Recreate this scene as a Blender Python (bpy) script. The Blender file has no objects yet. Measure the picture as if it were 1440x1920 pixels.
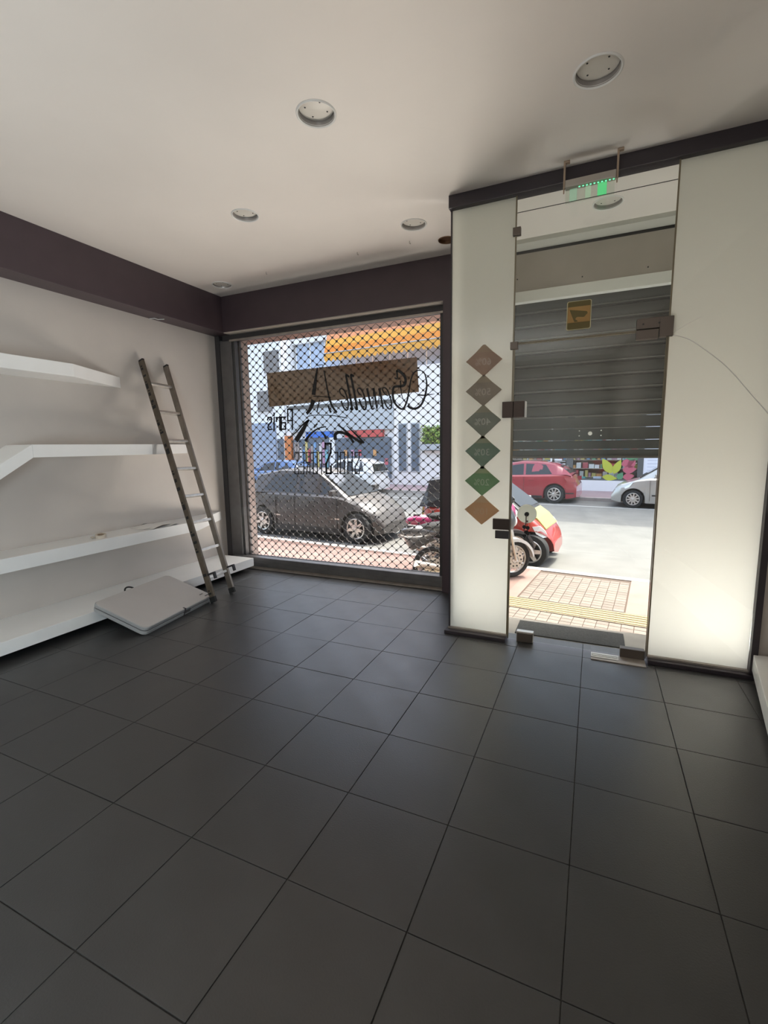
import bpy, bmesh, math, random
from mathutils import Vector, Matrix
random.seed(7)
sc = bpy.context.scene
col = sc.collection
R = math.radians

# ------------------------------------------------------------------ camera
CAM = Vector((0.46797, -1.16328, 1.49899))
YAW, PITCH, ROLL, FPX = -0.423807, -0.140551, -0.0145944, 874.07
def cam_axes():
    cp, sp = math.cos(PITCH), math.sin(PITCH)
    fwd = Vector((math.sin(YAW)*cp, math.cos(YAW)*cp, sp))
    right = Vector((math.cos(YAW), -math.sin(YAW), 0))
    up = right.cross(fwd)
    r2 = right*math.cos(ROLL) + up*math.sin(ROLL)
    u2 = up*math.cos(ROLL) - right*math.sin(ROLL)
    return r2, u2, fwd
r2, u2, fw = cam_axes()
cd = bpy.data.cameras.new('camera')
cam = bpy.data.objects.new('camera', cd); col.objects.link(cam)
m = Matrix((( r2.x, u2.x, -fw.x, CAM.x), (r2.y, u2.y, -fw.y, CAM.y), (r2.z, u2.z, -fw.z, CAM.z), (0, 0, 0, 1)))
cam.matrix_world = m
cd.sensor_fit = 'HORIZONTAL'; cd.sensor_width = 36.0; cd.lens = FPX/1440*36.0
cd.clip_start = 0.02; cd.clip_end = 200
sc.camera = cam

# ------------------------------------------------------------------ sky, sun, exposure
SUN_EL, SUN_AZ = R(63), Vector((0.52, 0.854, 0))
world = bpy.data.worlds.new('world'); sc.world = world; world.use_nodes = True
wn = world.node_tree.nodes; wl = world.node_tree.links; wn.clear()
wo = wn.new('ShaderNodeOutputWorld'); bg = wn.new('ShaderNodeBackground'); sk = wn.new('ShaderNodeTexSky')
sk.sky_type = 'NISHITA'; sk.sun_disc = False; sk.sun_elevation = SUN_EL
sk.sun_rotation = math.atan2(SUN_AZ.x, SUN_AZ.y); sk.air_density = 0.9; sk.dust_density = 5.0; sk.ozone_density = 1.0
bg.inputs['Strength'].default_value = 0.54
hs_ = wn.new('ShaderNodeHueSaturation'); hs_.inputs['Saturation'].default_value = .78
wl.new(sk.outputs[0], hs_.inputs['Color']); wl.new(hs_.outputs[0], bg.inputs[0]); wl.new(bg.outputs[0], wo.inputs[0])
sd = bpy.data.lights.new('sun', 'SUN'); sun = bpy.data.objects.new('sun', sd); col.objects.link(sun)
sd.energy = 2.9; sd.angle = R(0.53); sd.color = (1.0, 0.95, 0.87)
sdir = (SUN_AZ.normalized()*math.cos(SUN_EL) + Vector((0, 0, math.sin(SUN_EL)))).normalized()
sun.rotation_euler = sdir.to_track_quat('Z', 'Y').to_euler(); sun.location = (5, 12, 20)
sc.view_settings.view_transform = 'Standard'; sc.view_settings.look = 'None'
sc.view_settings.exposure = 0.9; sc.view_settings.gamma = 1.0; sc.view_settings.use_curve_mapping = False
sc.cycles.max_bounces = 10; sc.cycles.diffuse_bounces = 6; sc.cycles.glossy_bounces = 4
sc.cycles.transmission_bounces = 8; sc.cycles.transparent_max_bounces = 24
sc.cycles.caustics_reflective = False; sc.cycles.caustics_refractive = False
sc.cycles.sample_clamp_indirect = 8.0

# fill lamps added behind the camera, out of view, to brighten the dark room
def fill_light(x, y, z, sx, sy, watts, tilt=(0, 0), c=(1.0, .955, .90)):
    ld = bpy.data.lights.new('fill_lamp', 'AREA'); ld.shape = 'RECTANGLE'; ld.size = sx; ld.size_y = sy; ld.energy = watts; ld.color = c
    lo = bpy.data.objects.new('fill_lamp', ld); col.objects.link(lo); lo.location = (x, y, z)
    lo.rotation_euler = (math.pi+R(tilt[0]), R(tilt[1]), 0); return lo
fill_light(-.40, -3.0, 1.58, 1.6, 1.8, 38, (0, 0))
rw_ = fill_light(.30, -2.5, 1.10, 1.6, 1.6, 78, (0, 0), (.74, .90, 1.0))        # added cool fill for the shelves and left wall, unseen
rw_.rotation_euler = Vector((.97, .25, .0)).to_track_quat('Z', 'Y').to_euler()
# unseen fill added in the entrance recess to brighten the frosted panels from behind
fill_light(1.27, 3.10, .03, .36, .70, 10.0, (0, 0), (1.0, .965, .94))
fill_light(-.38, 3.10, .03, .20, .70, 6.0, (0, 0), (1.0, .965, .94))
# added fill hidden outside below the sill, brightening the ceiling through the window
pl_ = fill_light(-2.0, 4.25, -.27, 2.0, .5, 112, (0, 0), (1.0, .90, .82))
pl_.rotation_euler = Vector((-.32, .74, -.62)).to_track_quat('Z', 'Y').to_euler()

# ------------------------------------------------------------------ materials
MATS = {}
def nd(t, k): return t.nodes.new(k)
def M(name, color, rough=0.5, metal=0.0, noise=None, bump=None, spec=0.5, coat=0.0, rnd=0.0, emit=None, estr=1.0, ns=None):
    if name in MATS: return MATS[name]
    mt = bpy.data.materials.new(name); mt.use_nodes = True; t = mt.node_tree
    b = t.nodes['Principled BSDF']
    b.inputs['Roughness'].default_value = rough; b.inputs['Metallic'].default_value = metal
    b.inputs['Specular IOR Level'].default_value = spec; b.inputs['Coat Weight'].default_value = coat
    b.inputs['Coat Roughness'].default_value = 0.06
    c4 = (*color, 1); b.inputs['Base Color'].default_value = c4
    if noise or rnd:
        tc = nd(t, 'ShaderNodeTexCoord'); last = None
        if noise:
            n = nd(t, 'ShaderNodeTexNoise'); n.inputs['Scale'].default_value = noise[0]; n.inputs['Detail'].default_value = 6
            t.links.new(tc.outputs['Object'], n.inputs['Vector'])
            mr = nd(t, 'ShaderNodeMapRange'); mr.inputs[1].default_value = .3; mr.inputs[2].default_value = .7
            mr.inputs[3].default_value = 1-noise[1]; mr.inputs[4].default_value = 1+noise[1]
            t.links.new(n.outputs['Fac'], mr.inputs[0]); last = mr.outputs[0]
        if rnd:
            oi = nd(t, 'ShaderNodeObjectInfo'); mr2 = nd(t, 'ShaderNodeMapRange')
            mr2.inputs[3].default_value = 1-rnd; mr2.inputs[4].default_value = 1+rnd
            t.links.new(oi.outputs['Random'], mr2.inputs[0])
            if last:
                mm = nd(t, 'ShaderNodeMath'); mm.operation = 'MULTIPLY'
                t.links.new(last, mm.inputs[0]); t.links.new(mr2.outputs[0], mm.inputs[1]); last = mm.outputs[0]
            else: last = mr2.outputs[0]
        mx = nd(t, 'ShaderNodeVectorMath'); mx.operation = 'SCALE'; mx.inputs[0].default_value = color
        t.links.new(last, mx.inputs['Scale']); t.links.new(mx.outputs[0], b.inputs['Base Color'])
        if noise and len(noise) > 2:
            mr3 = nd(t, 'ShaderNodeMapRange'); mr3.inputs[1].default_value = .3; mr3.inputs[2].default_value = .7
            mr3.inputs[3].default_value = rough-noise[2]; mr3.inputs[4].default_value = rough+noise[2]
            t.links.new(n.outputs['Fac'], mr3.inputs[0]); t.links.new(mr3.outputs[0], b.inputs['Roughness'])
    if bump:
        tc = nd(t, 'ShaderNodeTexCoord'); n = nd(t, 'ShaderNodeTexNoise'); n.inputs['Scale'].default_value = bump[0]; n.inputs['Detail'].default_value = 4
        t.links.new(tc.outputs['Object'], n.inputs['Vector'])
        bp = nd(t, 'ShaderNodeBump'); bp.inputs['Strength'].default_value = bump[1]; bp.inputs['Distance'].default_value = 0.01
        t.links.new(n.outputs['Fac'], bp.inputs['Height']); t.links.new(bp.outputs[0], b.inputs['Normal'])
    if emit:
        b.inputs['Emission Color'].default_value = (*emit, 1); b.inputs['Emission Strength'].default_value = estr
    MATS[name] = mt; return mt
def glass(name, tint=(.97, .985, .975), rough=0.02, gl=1.0):
    if name in MATS: return MATS[name]
    mt = bpy.data.materials.new(name); mt.use_nodes = True; t = mt.node_tree; t.nodes.clear()
    o = nd(t, 'ShaderNodeOutputMaterial'); mx = nd(t, 'ShaderNodeMixShader'); tr = nd(t, 'ShaderNodeBsdfTransparent'); g = nd(t, 'ShaderNodeBsdfGlossy')
    lw = nd(t, 'ShaderNodeLayerWeight'); pw = nd(t, 'ShaderNodeMath'); pw.operation = 'POWER'; pw.inputs[1].default_value = 5
    f = nd(t, 'ShaderNodeMapRange'); f.inputs[3].default_value = .028; f.inputs[4].default_value = .9
    t.links.new(lw.outputs['Facing'], pw.inputs[0]); t.links.new(pw.outputs[0], f.inputs[0])
    tr.inputs[0].default_value = (*tint, 1); g.inputs['Roughness'].default_value = rough; g.inputs[0].default_value = (gl, gl, gl, 1)
    t.links.new(f.outputs[0], mx.inputs[0]); t.links.new(tr.outputs[0], mx.inputs[1]); t.links.new(g.outputs[0], mx.inputs[2]); t.links.new(mx.outputs[0], o.inputs[0])
    MATS[name] = mt; return mt
def film(name, color, tl=0.6, clear=0.0, refr=None):
    """thin sheet that scatters the light that comes through it"""
    if name in MATS: return MATS[name]
    mt = bpy.data.materials.new(name); mt.use_nodes = True; t = mt.node_tree; t.nodes.clear()
    o = nd(t, 'ShaderNodeOutputMaterial'); a = nd(t, 'ShaderNodeBsdfTranslucent'); d = nd(t, 'ShaderNodeBsdfDiffuse'); mx = nd(t, 'ShaderNodeMixShader')
    a.inputs[0].default_value = (*color, 1); d.inputs[0].default_value = (*color, 1); mx.inputs[0].default_value = tl
    t.links.new(d.outputs[0], mx.inputs[1]); t.links.new(a.outputs[0], mx.inputs[2]); last = mx.outputs[0]
    if clear or refr:
        if refr:
            tr = nd(t, 'ShaderNodeBsdfRefraction'); tr.inputs['Roughness'].default_value = refr[0]; tr.inputs['IOR'].default_value = refr[1]
            tr.inputs[0].default_value = (*refr[2], 1)
        else:
            tr = nd(t, 'ShaderNodeBsdfTransparent'); tr.inputs[0].default_value = (*color, 1)
        m2 = nd(t, 'ShaderNodeMixShader'); m2.inputs[0].default_value = clear
        t.links.new(last, m2.inputs[1]); t.links.new(tr.outputs[0], m2.inputs[2]); last = m2.outputs[0]
    t.links.new(last, o.inputs[0]); MATS[name] = mt; return mt

paint_ceil = M('ceiling_paint', (.80, .755, .71), .55, noise=(1.3, .03), bump=(3, .05))
paint_wall = M('wall_paint', (.55, .505, .465), .6, noise=(2.0, .04), bump=(40, .015))
paint_purple = M('purple_paint', (.060, .041, .048), .45, noise=(6, .06), bump=(60, .05))
m_rail = M('purple_metal', (.030, .024, .030), .4)
m_shelf = M('shelf_lacquer', (.84, .84, .83), .35, noise=(3, .03))
m_tile = M('floor_tile_porcelain', (.037, .0365, .037), .37, noise=(5, .10, .05), bump=(160, .10), rnd=.06, spec=.8)
m_grout = M('grout', (.030, .028, .026), .9, noise=(30, .5))
m_groutl = M('grout_light', (.16, .14, .12), .9, noise=(30, .4))
m_alu = M('aluminium', (.58, .55, .50), .38, 1.0, noise=(12, .08))
m_alu_d = M('aluminium_dull', (.40, .36, .32), .5, .6, noise=(10, .15))
m_frame = M('frame_steel', (.16, .155, .155), .42, .5, noise=(8, .12))
m_framed = M('frame_dark', (.045, .042, .044), .5)
m_black = M('black_plastic', (.012, .012, .013), .45)
m_rubber = M('rubber', (.014, .014, .014), .8)
m_white = M('white_enamel', (.78, .78, .76), .35)
m_steel = M('brushed_steel', (.55, .52, .47), .32, 1.0)
m_patch = M('patch_steel', (.12, .10, .085), .38, .5)
m_edge = M('glass_edge', (.20, .17, .11), .3)
m_wire = M('galvanised_wire', (.085, .08, .078), .5, .3)
m_slat = M('shutter_slat', (.038, .039, .037), .42, .2, noise=(6, .12))
m_reveal = M('reveal_plaster', (.20, .155, .14), .85, noise=(6, .08))
m_concrete = M('lintel_plaster', (.42, .375, .33), .8, noise=(4, .06), bump=(30, .1))
m_vest = M('vestibule_paint', (.74, .74, .70), .6)
m_mat = M('door_mat', (.055, .055, .055), .95, noise=(90, .3), bump=(120, .5))
m_side = M('sidewalk_pink', (.26, .165, .14), .85, noise=(3, .12), bump=(60, .2))
m_paver = M('paver', (.185, .15, .125), .85, noise=(14, .10), rnd=.12, bump=(50, .2))
m_joint = M('paver_joint', (.10, .072, .055), .95)
m_tact = M('tactile_yellow', (.20, .155, .105), .8, noise=(10, .08))
m_kerb = M('kerb_stone', (.36, .33, .30), .85, noise=(6, .1))
m_road = M('asphalt', (.155, .152, .140), .85, noise=(2.2, .10), bump=(90, .3))
m_farside = M('far_pavement', (.30, .215, .22), .85, noise=(2, .08))
m_line = M('road_paint', (.55, .55, .52), .7)
g_clear = glass('clear_glass')
g_door = glass('door_glass', (.955, .98, .96))
g_car = M('car_glass', (.022, .024, .026), .06, spec=.45)
f_frost = film('frosted_film', (.93, .925, .885), .70)

# ------------------------------------------------------------------ mesh builder
class G:
    def __init__(s): s.v = []; s.f = []; s.mi = []
    def add(s, vs, fs, mi=0):
        o = len(s.v); s.v += [tuple(v) for v in vs]
        for f in fs: s.f.append(tuple(i+o for i in f)); s.mi.append(mi)
        return s
    def box(s, x0, x1, y0, y1, z0, z1, mi=0):
        return s.add([(x0,y0,z0),(x1,y0,z0),(x1,y1,z0),(x0,y1,z0),(x0,y0,z1),(x1,y0,z1),(x1,y1,z1),(x0,y1,z1)],
                     [(0,3,2,1),(4,5,6,7),(0,1,5,4),(1,2,6,5),(2,3,7,6),(3,0,4,7)], mi)
    def obox(s, o, a, b, c, mi=0):
        """box from corner o along the vectors a, b, c"""
        o, a, b, c = map(Vector, (o, a, b, c))
        if a.cross(b).dot(c) < 0: a, b = b, a
        return s.add([o, o+a, o+a+b, o+b, o+c, o+a+c, o+a+b+c, o+b+c],
                     [(0,3,2,1),(4,5,6,7),(0,1,5,4),(1,2,6,5),(2,3,7,6),(3,0,4,7)], mi)
    def prism(s, pts, o, e1, e2, e3, mi=0):
        """polygon pts (2-D) in the frame o,e1,e2, thickened along e3"""
        o, e1, e2, e3 = map(Vector, (o, e1, e2, e3)); n = len(pts)
        ar = sum(pts[i][0]*pts[(i+1) % n][1]-pts[(i+1) % n][0]*pts[i][1] for i in range(n))
        if ar*e1.cross(e2).dot(e3) < 0: pts = pts[::-1]
        a = [o+e1*p[0]+e2*p[1] for p in pts]; b = [p+e3 for p in a]
        return s.add(a+b, [tuple(range(n-1, -1, -1)), tuple(range(n, 2*n))]+[(i, (i+1) % n, n+(i+1) % n, n+i) for i in range(n)], mi)
    def tube(s, path, r, n=8, mi=0, closed=False, caps=True):
        P = [Vector(p) for p in path]; k = len(P); rs = r if isinstance(r, (list, tuple)) else [r]*k
        up = None; vs = []
        for i, p in enumerate(P):
            if closed: t = P[(i+1) % k]-P[i-1]
            else: t = P[min(i+1, k-1)]-P[max(i-1, 0)]
            t = t.normalized() if t.length > 1e-9 else Vector((0, 0, 1))
            if up is None: up = Vector((0, 0, 1)) if abs(t.z) < .9 else Vector((1, 0, 0))
            a = t.cross(up).normalized(); b = a.cross(t).normalized(); up = b
            for j in range(n):
                an = 2*math.pi*j/n; vs.append(p+(a*math.cos(an)+b*math.sin(an))*rs[i])
        fs = []
        for i in range(k if closed else k-1):
            i2 = (i+1) % k
            for j in range(n): j2 = (j+1) % n; fs.append((i*n+j2, i*n+j, i2*n+j, i2*n+j2))
        if caps and not closed: fs += [tuple(range(n)), tuple(range(k*n-1, (k-1)*n-1, -1))]
        return s.add(vs, fs, mi)
    def lathe(s, prof, o=(0,0,0), ax=(0,0,1), n=24, mi=0):
        """profile of (radius, height) turned about the axis"""
        o = Vector(o); ax = Vector(ax).normalized(); a = ax.orthogonal().normalized(); b = ax.cross(a); k = len(prof); vs = []; fs = []
        for r, h in prof:
            for j in range(n):
                an = 2*math.pi*j/n; vs.append(o+ax*h+(a*math.cos(an)+b*math.sin(an))*max(r, 1e-5))
        for i in range(k-1):
            for j in range(n): j2 = (j+1) % n; fs.append((i*n+j, i*n+j2, (i+1)*n+j2, (i+1)*n+j))
        return s.add(vs, fs, mi)
    def build(s, name, mats, parent=None, smooth=None, bevel=0, local=False):
        me = bpy.data.meshes.new(name); off = Vector((0,0,0))
        if parent is not None and not local:
            p = parent
            while p is not None: off += p.location; p = p.parent
        me.from_pydata([tuple(Vector(v)-off) for v in s.v], [], s.f)
        for mm in (mats if isinstance(mats, (list, tuple)) else [mats]): me.materials.append(mm)
        me.polygons.foreach_set('material_index', s.mi)
        if bevel:
            bm = bmesh.new(); bm.from_mesh(me)
            bmesh.ops.remove_doubles(bm, verts=bm.verts, dist=1e-6)
            bmesh.ops.bevel(bm, geom=[e for e in bm.edges if e.is_manifold and e.calc_face_angle(0) > .5], offset=bevel, segments=2, profile=.6, affect='EDGES', clamp_overlap=True)
            bm.to_mesh(me); bm.free()
        if smooth is not None:
            me.shade_smooth(); me.set_sharp_from_angle(angle=R(smooth))
        me.update()
        o = bpy.data.objects.new(name, me); col.objects.link(o)
        if parent is not None: o.parent = parent
        return o
def tag(o, label=None, cat=None, group=None, kind=None):
    if label: o['label'] = label
    if cat: o['category'] = cat
    if group: o['group'] = group
    if kind: o['kind'] = kind
    return o
def thing(name, label, cat, loc=(0,0,0), rz=0, group=None):
    o = bpy.data.objects.new(name, None); col.objects.link(o); o.location = loc; o.rotation_euler = (0,0,rz); o.empty_display_size = .1
    return tag(o, label, cat, group)
def struct(name, g, mat, parent=None, label=None, **k):
    o = g.build(name, mat, parent, **k)
    if parent is None: tag(o, label, None, None, 'structure')
    return o
def estruct(name, loc, label=None):
    o = bpy.data.objects.new(name, None); col.objects.link(o); o.location = loc; return tag(o, label, None, None, 'structure')
def copy_tree(o, parent=None):
    c = o.copy(); col.objects.link(c)
    if parent is not None: c.parent = parent
    for ch in list(o.children): copy_tree(ch, c)
    return c
def inst(src, loc, parent, rot=None):
    c = src.copy(); col.objects.link(c); c.parent = parent; c.location = loc
    if rot: c.rotation_euler = rot
    return c
def circle(cx, cy, r, n=32): return [(cx+r*math.cos(2*math.pi*i/n), cy+r*math.sin(2*math.pi*i/n)) for i in range(n)]
def rrect(x0, x1, y0, y1, r, n=5):
    p = []
    for cx, cy, a in ((x1-r, y1-r, 0), (x0+r, y1-r, 90), (x0+r, y0+r, 180), (x1-r, y0+r, 270)):
        for i in range(n+1): an = R(a+90*i/n); p.append((cx+r*math.cos(an), cy+r*math.sin(an)))
    return p
def text_mesh(name, body, size, mat, parent, o, ex, ey, depth=.001, align='CENTER'):
    """flat print: text laid along ex with ey up, centred on o"""
    cu = bpy.data.curves.new(name, 'FONT'); cu.body = body; cu.size = size; cu.align_x = align; cu.align_y = 'CENTER'; cu.resolution_u = 2
    tmp = bpy.data.objects.new(name, cu); col.objects.link(tmp)
    bpy.context.view_layer.update()
    me = bpy.data.meshes.new_from_object(tmp.evaluated_get(bpy.context.evaluated_depsgraph_get()))
    bpy.data.objects.remove(tmp)
    ex, ey, o = Vector(ex), Vector(ey), Vector(o)
    off = Vector((0,0,0)); p = parent
    while p is not None: off += p.location; p = p.parent
    for v in me.vertices: v.co = o+ex*v.co.x+ey*v.co.y-off
    me.materials.clear(); me.materials.append(mat)
    ob = bpy.data.objects.new(name, me); col.objects.link(ob)
    if parent is not None: ob.parent = parent
    return ob

# ------------------------------------------------------------------ room shell
T = 0.45
XL, ZC = -3.85, 3.26          # left wall, ceiling height
YB = -4.8                     # back wall
def xr(y): return 1.80+(y-2.36)*.155      # right wall is not square to the front

# floor: a slab of grout with every tile laid on it
gr_ = G().box(XL-.1, 2.4, YB-.1, 2.86, -.30, -.004).box(XL-.1, -.55, 2.86, 3.52, -.30, -.004)
floor = struct('floor', gr_, m_grout, None, 'floor of large dark grey square tiles')
g0 = .0035
tg = G().box(g0/2, T-g0/2, g0/2, T-g0/2, -.004, 0)
tile0 = tg.build('tile', m_tile, floor, bevel=.0015)
first = True
for i in range(-9, 5):
    for j in range(-11, 8):
        x, y = i*T, j*T
        if x+T < XL or x > xr(y)+.1: continue
        y1 = 2.50 if -.60 < x+T*.5 < 1.7 else 3.36
        x0 = max(x, XL-.05)
        if y > y1-.01: continue
        rot = (random.uniform(-.0012, .0012), random.uniform(-.0012, .0012), 0); zz = random.uniform(-.0006, .0006)
        if y+T <= y1+.001 and x0 == x:
            if first: t = tile0; first = False; t.location = (x, y, zz)
            else: t = inst(tile0, (x, y, zz), floor)
            t.rotation_euler = rot
        else:
            hh = min(y+T, y1)-y
            t = G().box(x0-x+g0/2, T-g0/2, g0/2, hh-g0/2, -.004, 0).build('tile', m_tile, floor, local=True, bevel=.0015); t.location = (x, y, zz)
# pale grout showing along some joints, and the walls
wl_ = struct('wall_left', G().box(XL-.12, XL, YB, 3.7, -.1, ZC+.05), paint_wall, None, 'pale grey beige painted left wall behind the shelves')
struct('wall_back', G().box(XL-.12, 2.4, YB-.12, YB, -.1, ZC+.05), paint_wall, None, 'pale back wall of the shop')
e_ = Vector((.155, 1, 0))
struct('wall_right', G().prism([(xr(YB), YB), (xr(YB)+.15, YB), (xr(2.42)+.15, 2.42), (xr(2.42), 2.42)], (0,0,-.1), (1,0,0), (0,1,0), (0,0,ZC+.15)), paint_wall, None, 'grey wall at the right edge above the low shelf')
struct('wall_front', G().box(1.462, 2.0, 2.40, 2.52, -.1, ZC+.05), paint_wall, None, 'narrow grey wall right of the frosted glass')

# ceiling sheet with a round hole for every recessed lamp
LAMPS = [(-.97, 1.22, .108), (.40, 1.55, .112), (-2.05, 1.92, .104), (-.944, 2.63, .106), (-.785, 3.02, .075), (-3.31, 3.02, .106), (.474, 2.94, .108)]
cu = bpy.data.curves.new('ceiling', 'CURVE'); cu.dimensions = '2D'; cu.fill_mode = 'BOTH'; cu.extrude = .012
def spline(pts):
    s = cu.splines.new('POLY'); s.points.add(len(pts)-1); s.use_cyclic_u = True
    for p, q in zip(s.points, pts): p.co = (q[0], q[1], 0, 1)
spline([(XL-.1, YB-.1), (2.4, YB-.1), (2.4, 3.56), (XL-.1, 3.56)])
for x, y, r in LAMPS: spline(circle(x, y, r*.90, 40))
tmp = bpy.data.objects.new('tmp', cu); col.objects.link(tmp); bpy.context.view_layer.update()
me = bpy.data.meshes.new_from_object(tmp.evaluated_get(bpy.context.evaluated_depsgraph_get())); bpy.data.objects.remove(tmp)
for v in me.vertices: v.co.z += ZC+.012
me.materials.clear(); me.materials.append(paint_ceil); me.update()
ceil = bpy.data.objects.new('ceiling', me); col.objects.link(ceil); tag(ceil, 'white plaster ceiling with recessed round lamps', None, None, 'structure')
struct('roof', G().box(XL-.3, 2.6, YB-.3, 3.66, ZC+.30, ZC+.5), m_concrete, None, 'concrete slab above the ceiling')

# dark purple bulkheads
struct('trim_1', G().box(XL, -3.615, YB, 3.52, 2.855, ZC), paint_purple, None, 'dark purple bulkhead along the top of the left wall', bevel=.004)
struct('trim_2', G().box(-3.615, -.55, 3.325, 3.52, 2.86, ZC), paint_purple, None, 'dark purple bulkhead above the shop window', bevel=.004)
struct('trim_3', G().box(-.905, -.62, 3.30, 3.50, 0, 2.862), paint_purple, None, 'dark purple pillar beside the shop window', bevel=.004)
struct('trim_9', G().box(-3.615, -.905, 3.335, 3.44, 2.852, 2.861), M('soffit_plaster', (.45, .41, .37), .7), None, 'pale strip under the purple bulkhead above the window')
# outer masonry: facade, vestibule sides, lintel
for q in ((-9, -3.575, 3.52, 3.70, -.6, 7), (-3.575, -.55, 3.52, 3.70, 2.84, 7), (-.93, -.55, 3.50, 3.70, -.6, 2.84), (-.55, 1.6, 3.56, 3.70, 2.9, 7), (1.06, 9, 3.50, 3.70, -.6, 7), (-3.575, -.93, 3.52, 3.70, -.6, .02)):
    struct('wall_facade', G().box(*q), m_reveal, None, 'pinkish plaster of the shop front seen at the window reveal')
struct('wall_recess', G().box(-.545, -.505, 2.45, 3.50, 0, ZC), m_vest, None, 'side wall of the entrance recess')
struct('wall_recess', G().box(1.50, 1.56, 2.52, 3.50, 0, ZC), m_vest, None, 'side wall of the entrance recess')
lt = struct('lintel', G().box(-.505, 1.5, 3.47, 3.55, 2.86, 3.200), m_concrete, None, 'beige plaster lintel above the roller shutter')
G().box(-.56, 1.5, 3.43, 3.56, 2.775, 2.868).build('ledge', m_vest, lt, bevel=.003)
G().box(-.56, 1.5, 3.488, 3.56, 3.200, 3.26).build('gap', m_black, lt)
sc_ = G()
for x, y in ((-.25, 2.99), (.30, 2.93), (.80, 2.93)): sc_.lathe([(0, -.004), (.006, -.003), (.006, 0)], (x, 3.47, y), (0, 1, 0), 10)
sc_.build('screw', m_black, lt)
struct('trim_4', G().box(-.56, 1.5, 3.30, 3.47, 3.225, 3.262), M('cove_shade', (.50, .50, .46), .7), None, 'narrow cove with shade put into its grey, where the recess ceiling meets the lintel')  # shade along the ceiling edge is put into this grey
struct('trim_5', G().box(-.56, 1.5, 2.797, 2.803, ZC-.003, ZC+.002), m_black, None, 'thin joint across the recess ceiling')
# balcony slab of the storey above, over the window
struct('balcony_slab', G().box(-7.5, .0, 3.70, 5.15, 3.16, 3.36), m_side, None, 'balcony slab above the shop window')

# vestibule floor: door mat in a pale marble border, dropping to the pavement
th_ = struct('threshold', G().box(-.62, 1.6, 2.50, 2.86, -.62, -.003), m_kerb, None, 'pale stone threshold of the entrance')
m_mat_o = tag(G().box(-.055, .735, 2.515, 2.80, -.003, .006).build('door_mat', m_mat, None, bevel=.002), 'dark grey doormat just outside the glass door', 'doormat')

# ------------------------------------------------------------------ shop window (window_1)
win = estruct('window_1', (-2.25, 3.45, 0), 'large shop window with black lettering behind the left shelf wall')
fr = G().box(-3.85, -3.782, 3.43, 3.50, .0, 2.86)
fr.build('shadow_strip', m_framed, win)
G().box(-3.782, -3.605, 3.44, 3.50, .0, 2.80).build('jamb', m_frame, win, bevel=.004)
G().box(-3.605, -3.575, 3.46, 3.54, .0, 2.80).build('guide_rail', m_framed, win, bevel=.003)
G().box(-.975, -.93, 3.44, 3.52, .0, 2.80).build('guide_rail', m_framed, win, bevel=.003)
G().box(-3.735, -.905, 3.44, 3.53, 2.79, 2.858).build('head', m_framed, win)
G().box(-3.62, -.93, 3.425, 3.44, 2.775, 2.795).build('head_bead', m_alu_d, win)
G().box(-3.74, -.905, 3.40, 3.50, .018, .135).build('bottom_rail', m_frame, win, bevel=.006)
G().box(-3.74, -.905, 3.385, 3.40, .055, .075).build('drip_lip', m_frame, win)
G().box(-3.80, -.905, 3.335, 3.40, 0, .018).build('floor_track', m_alu_d, win)
G().box(-3.80, -.905, 3.318, 3.336, -.002, .004).build('floor_groove', m_black, win)
G().box(-3.605, -.935, 3.446, 3.452, .13, 2.79).build('pane', g_clear, win)

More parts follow.
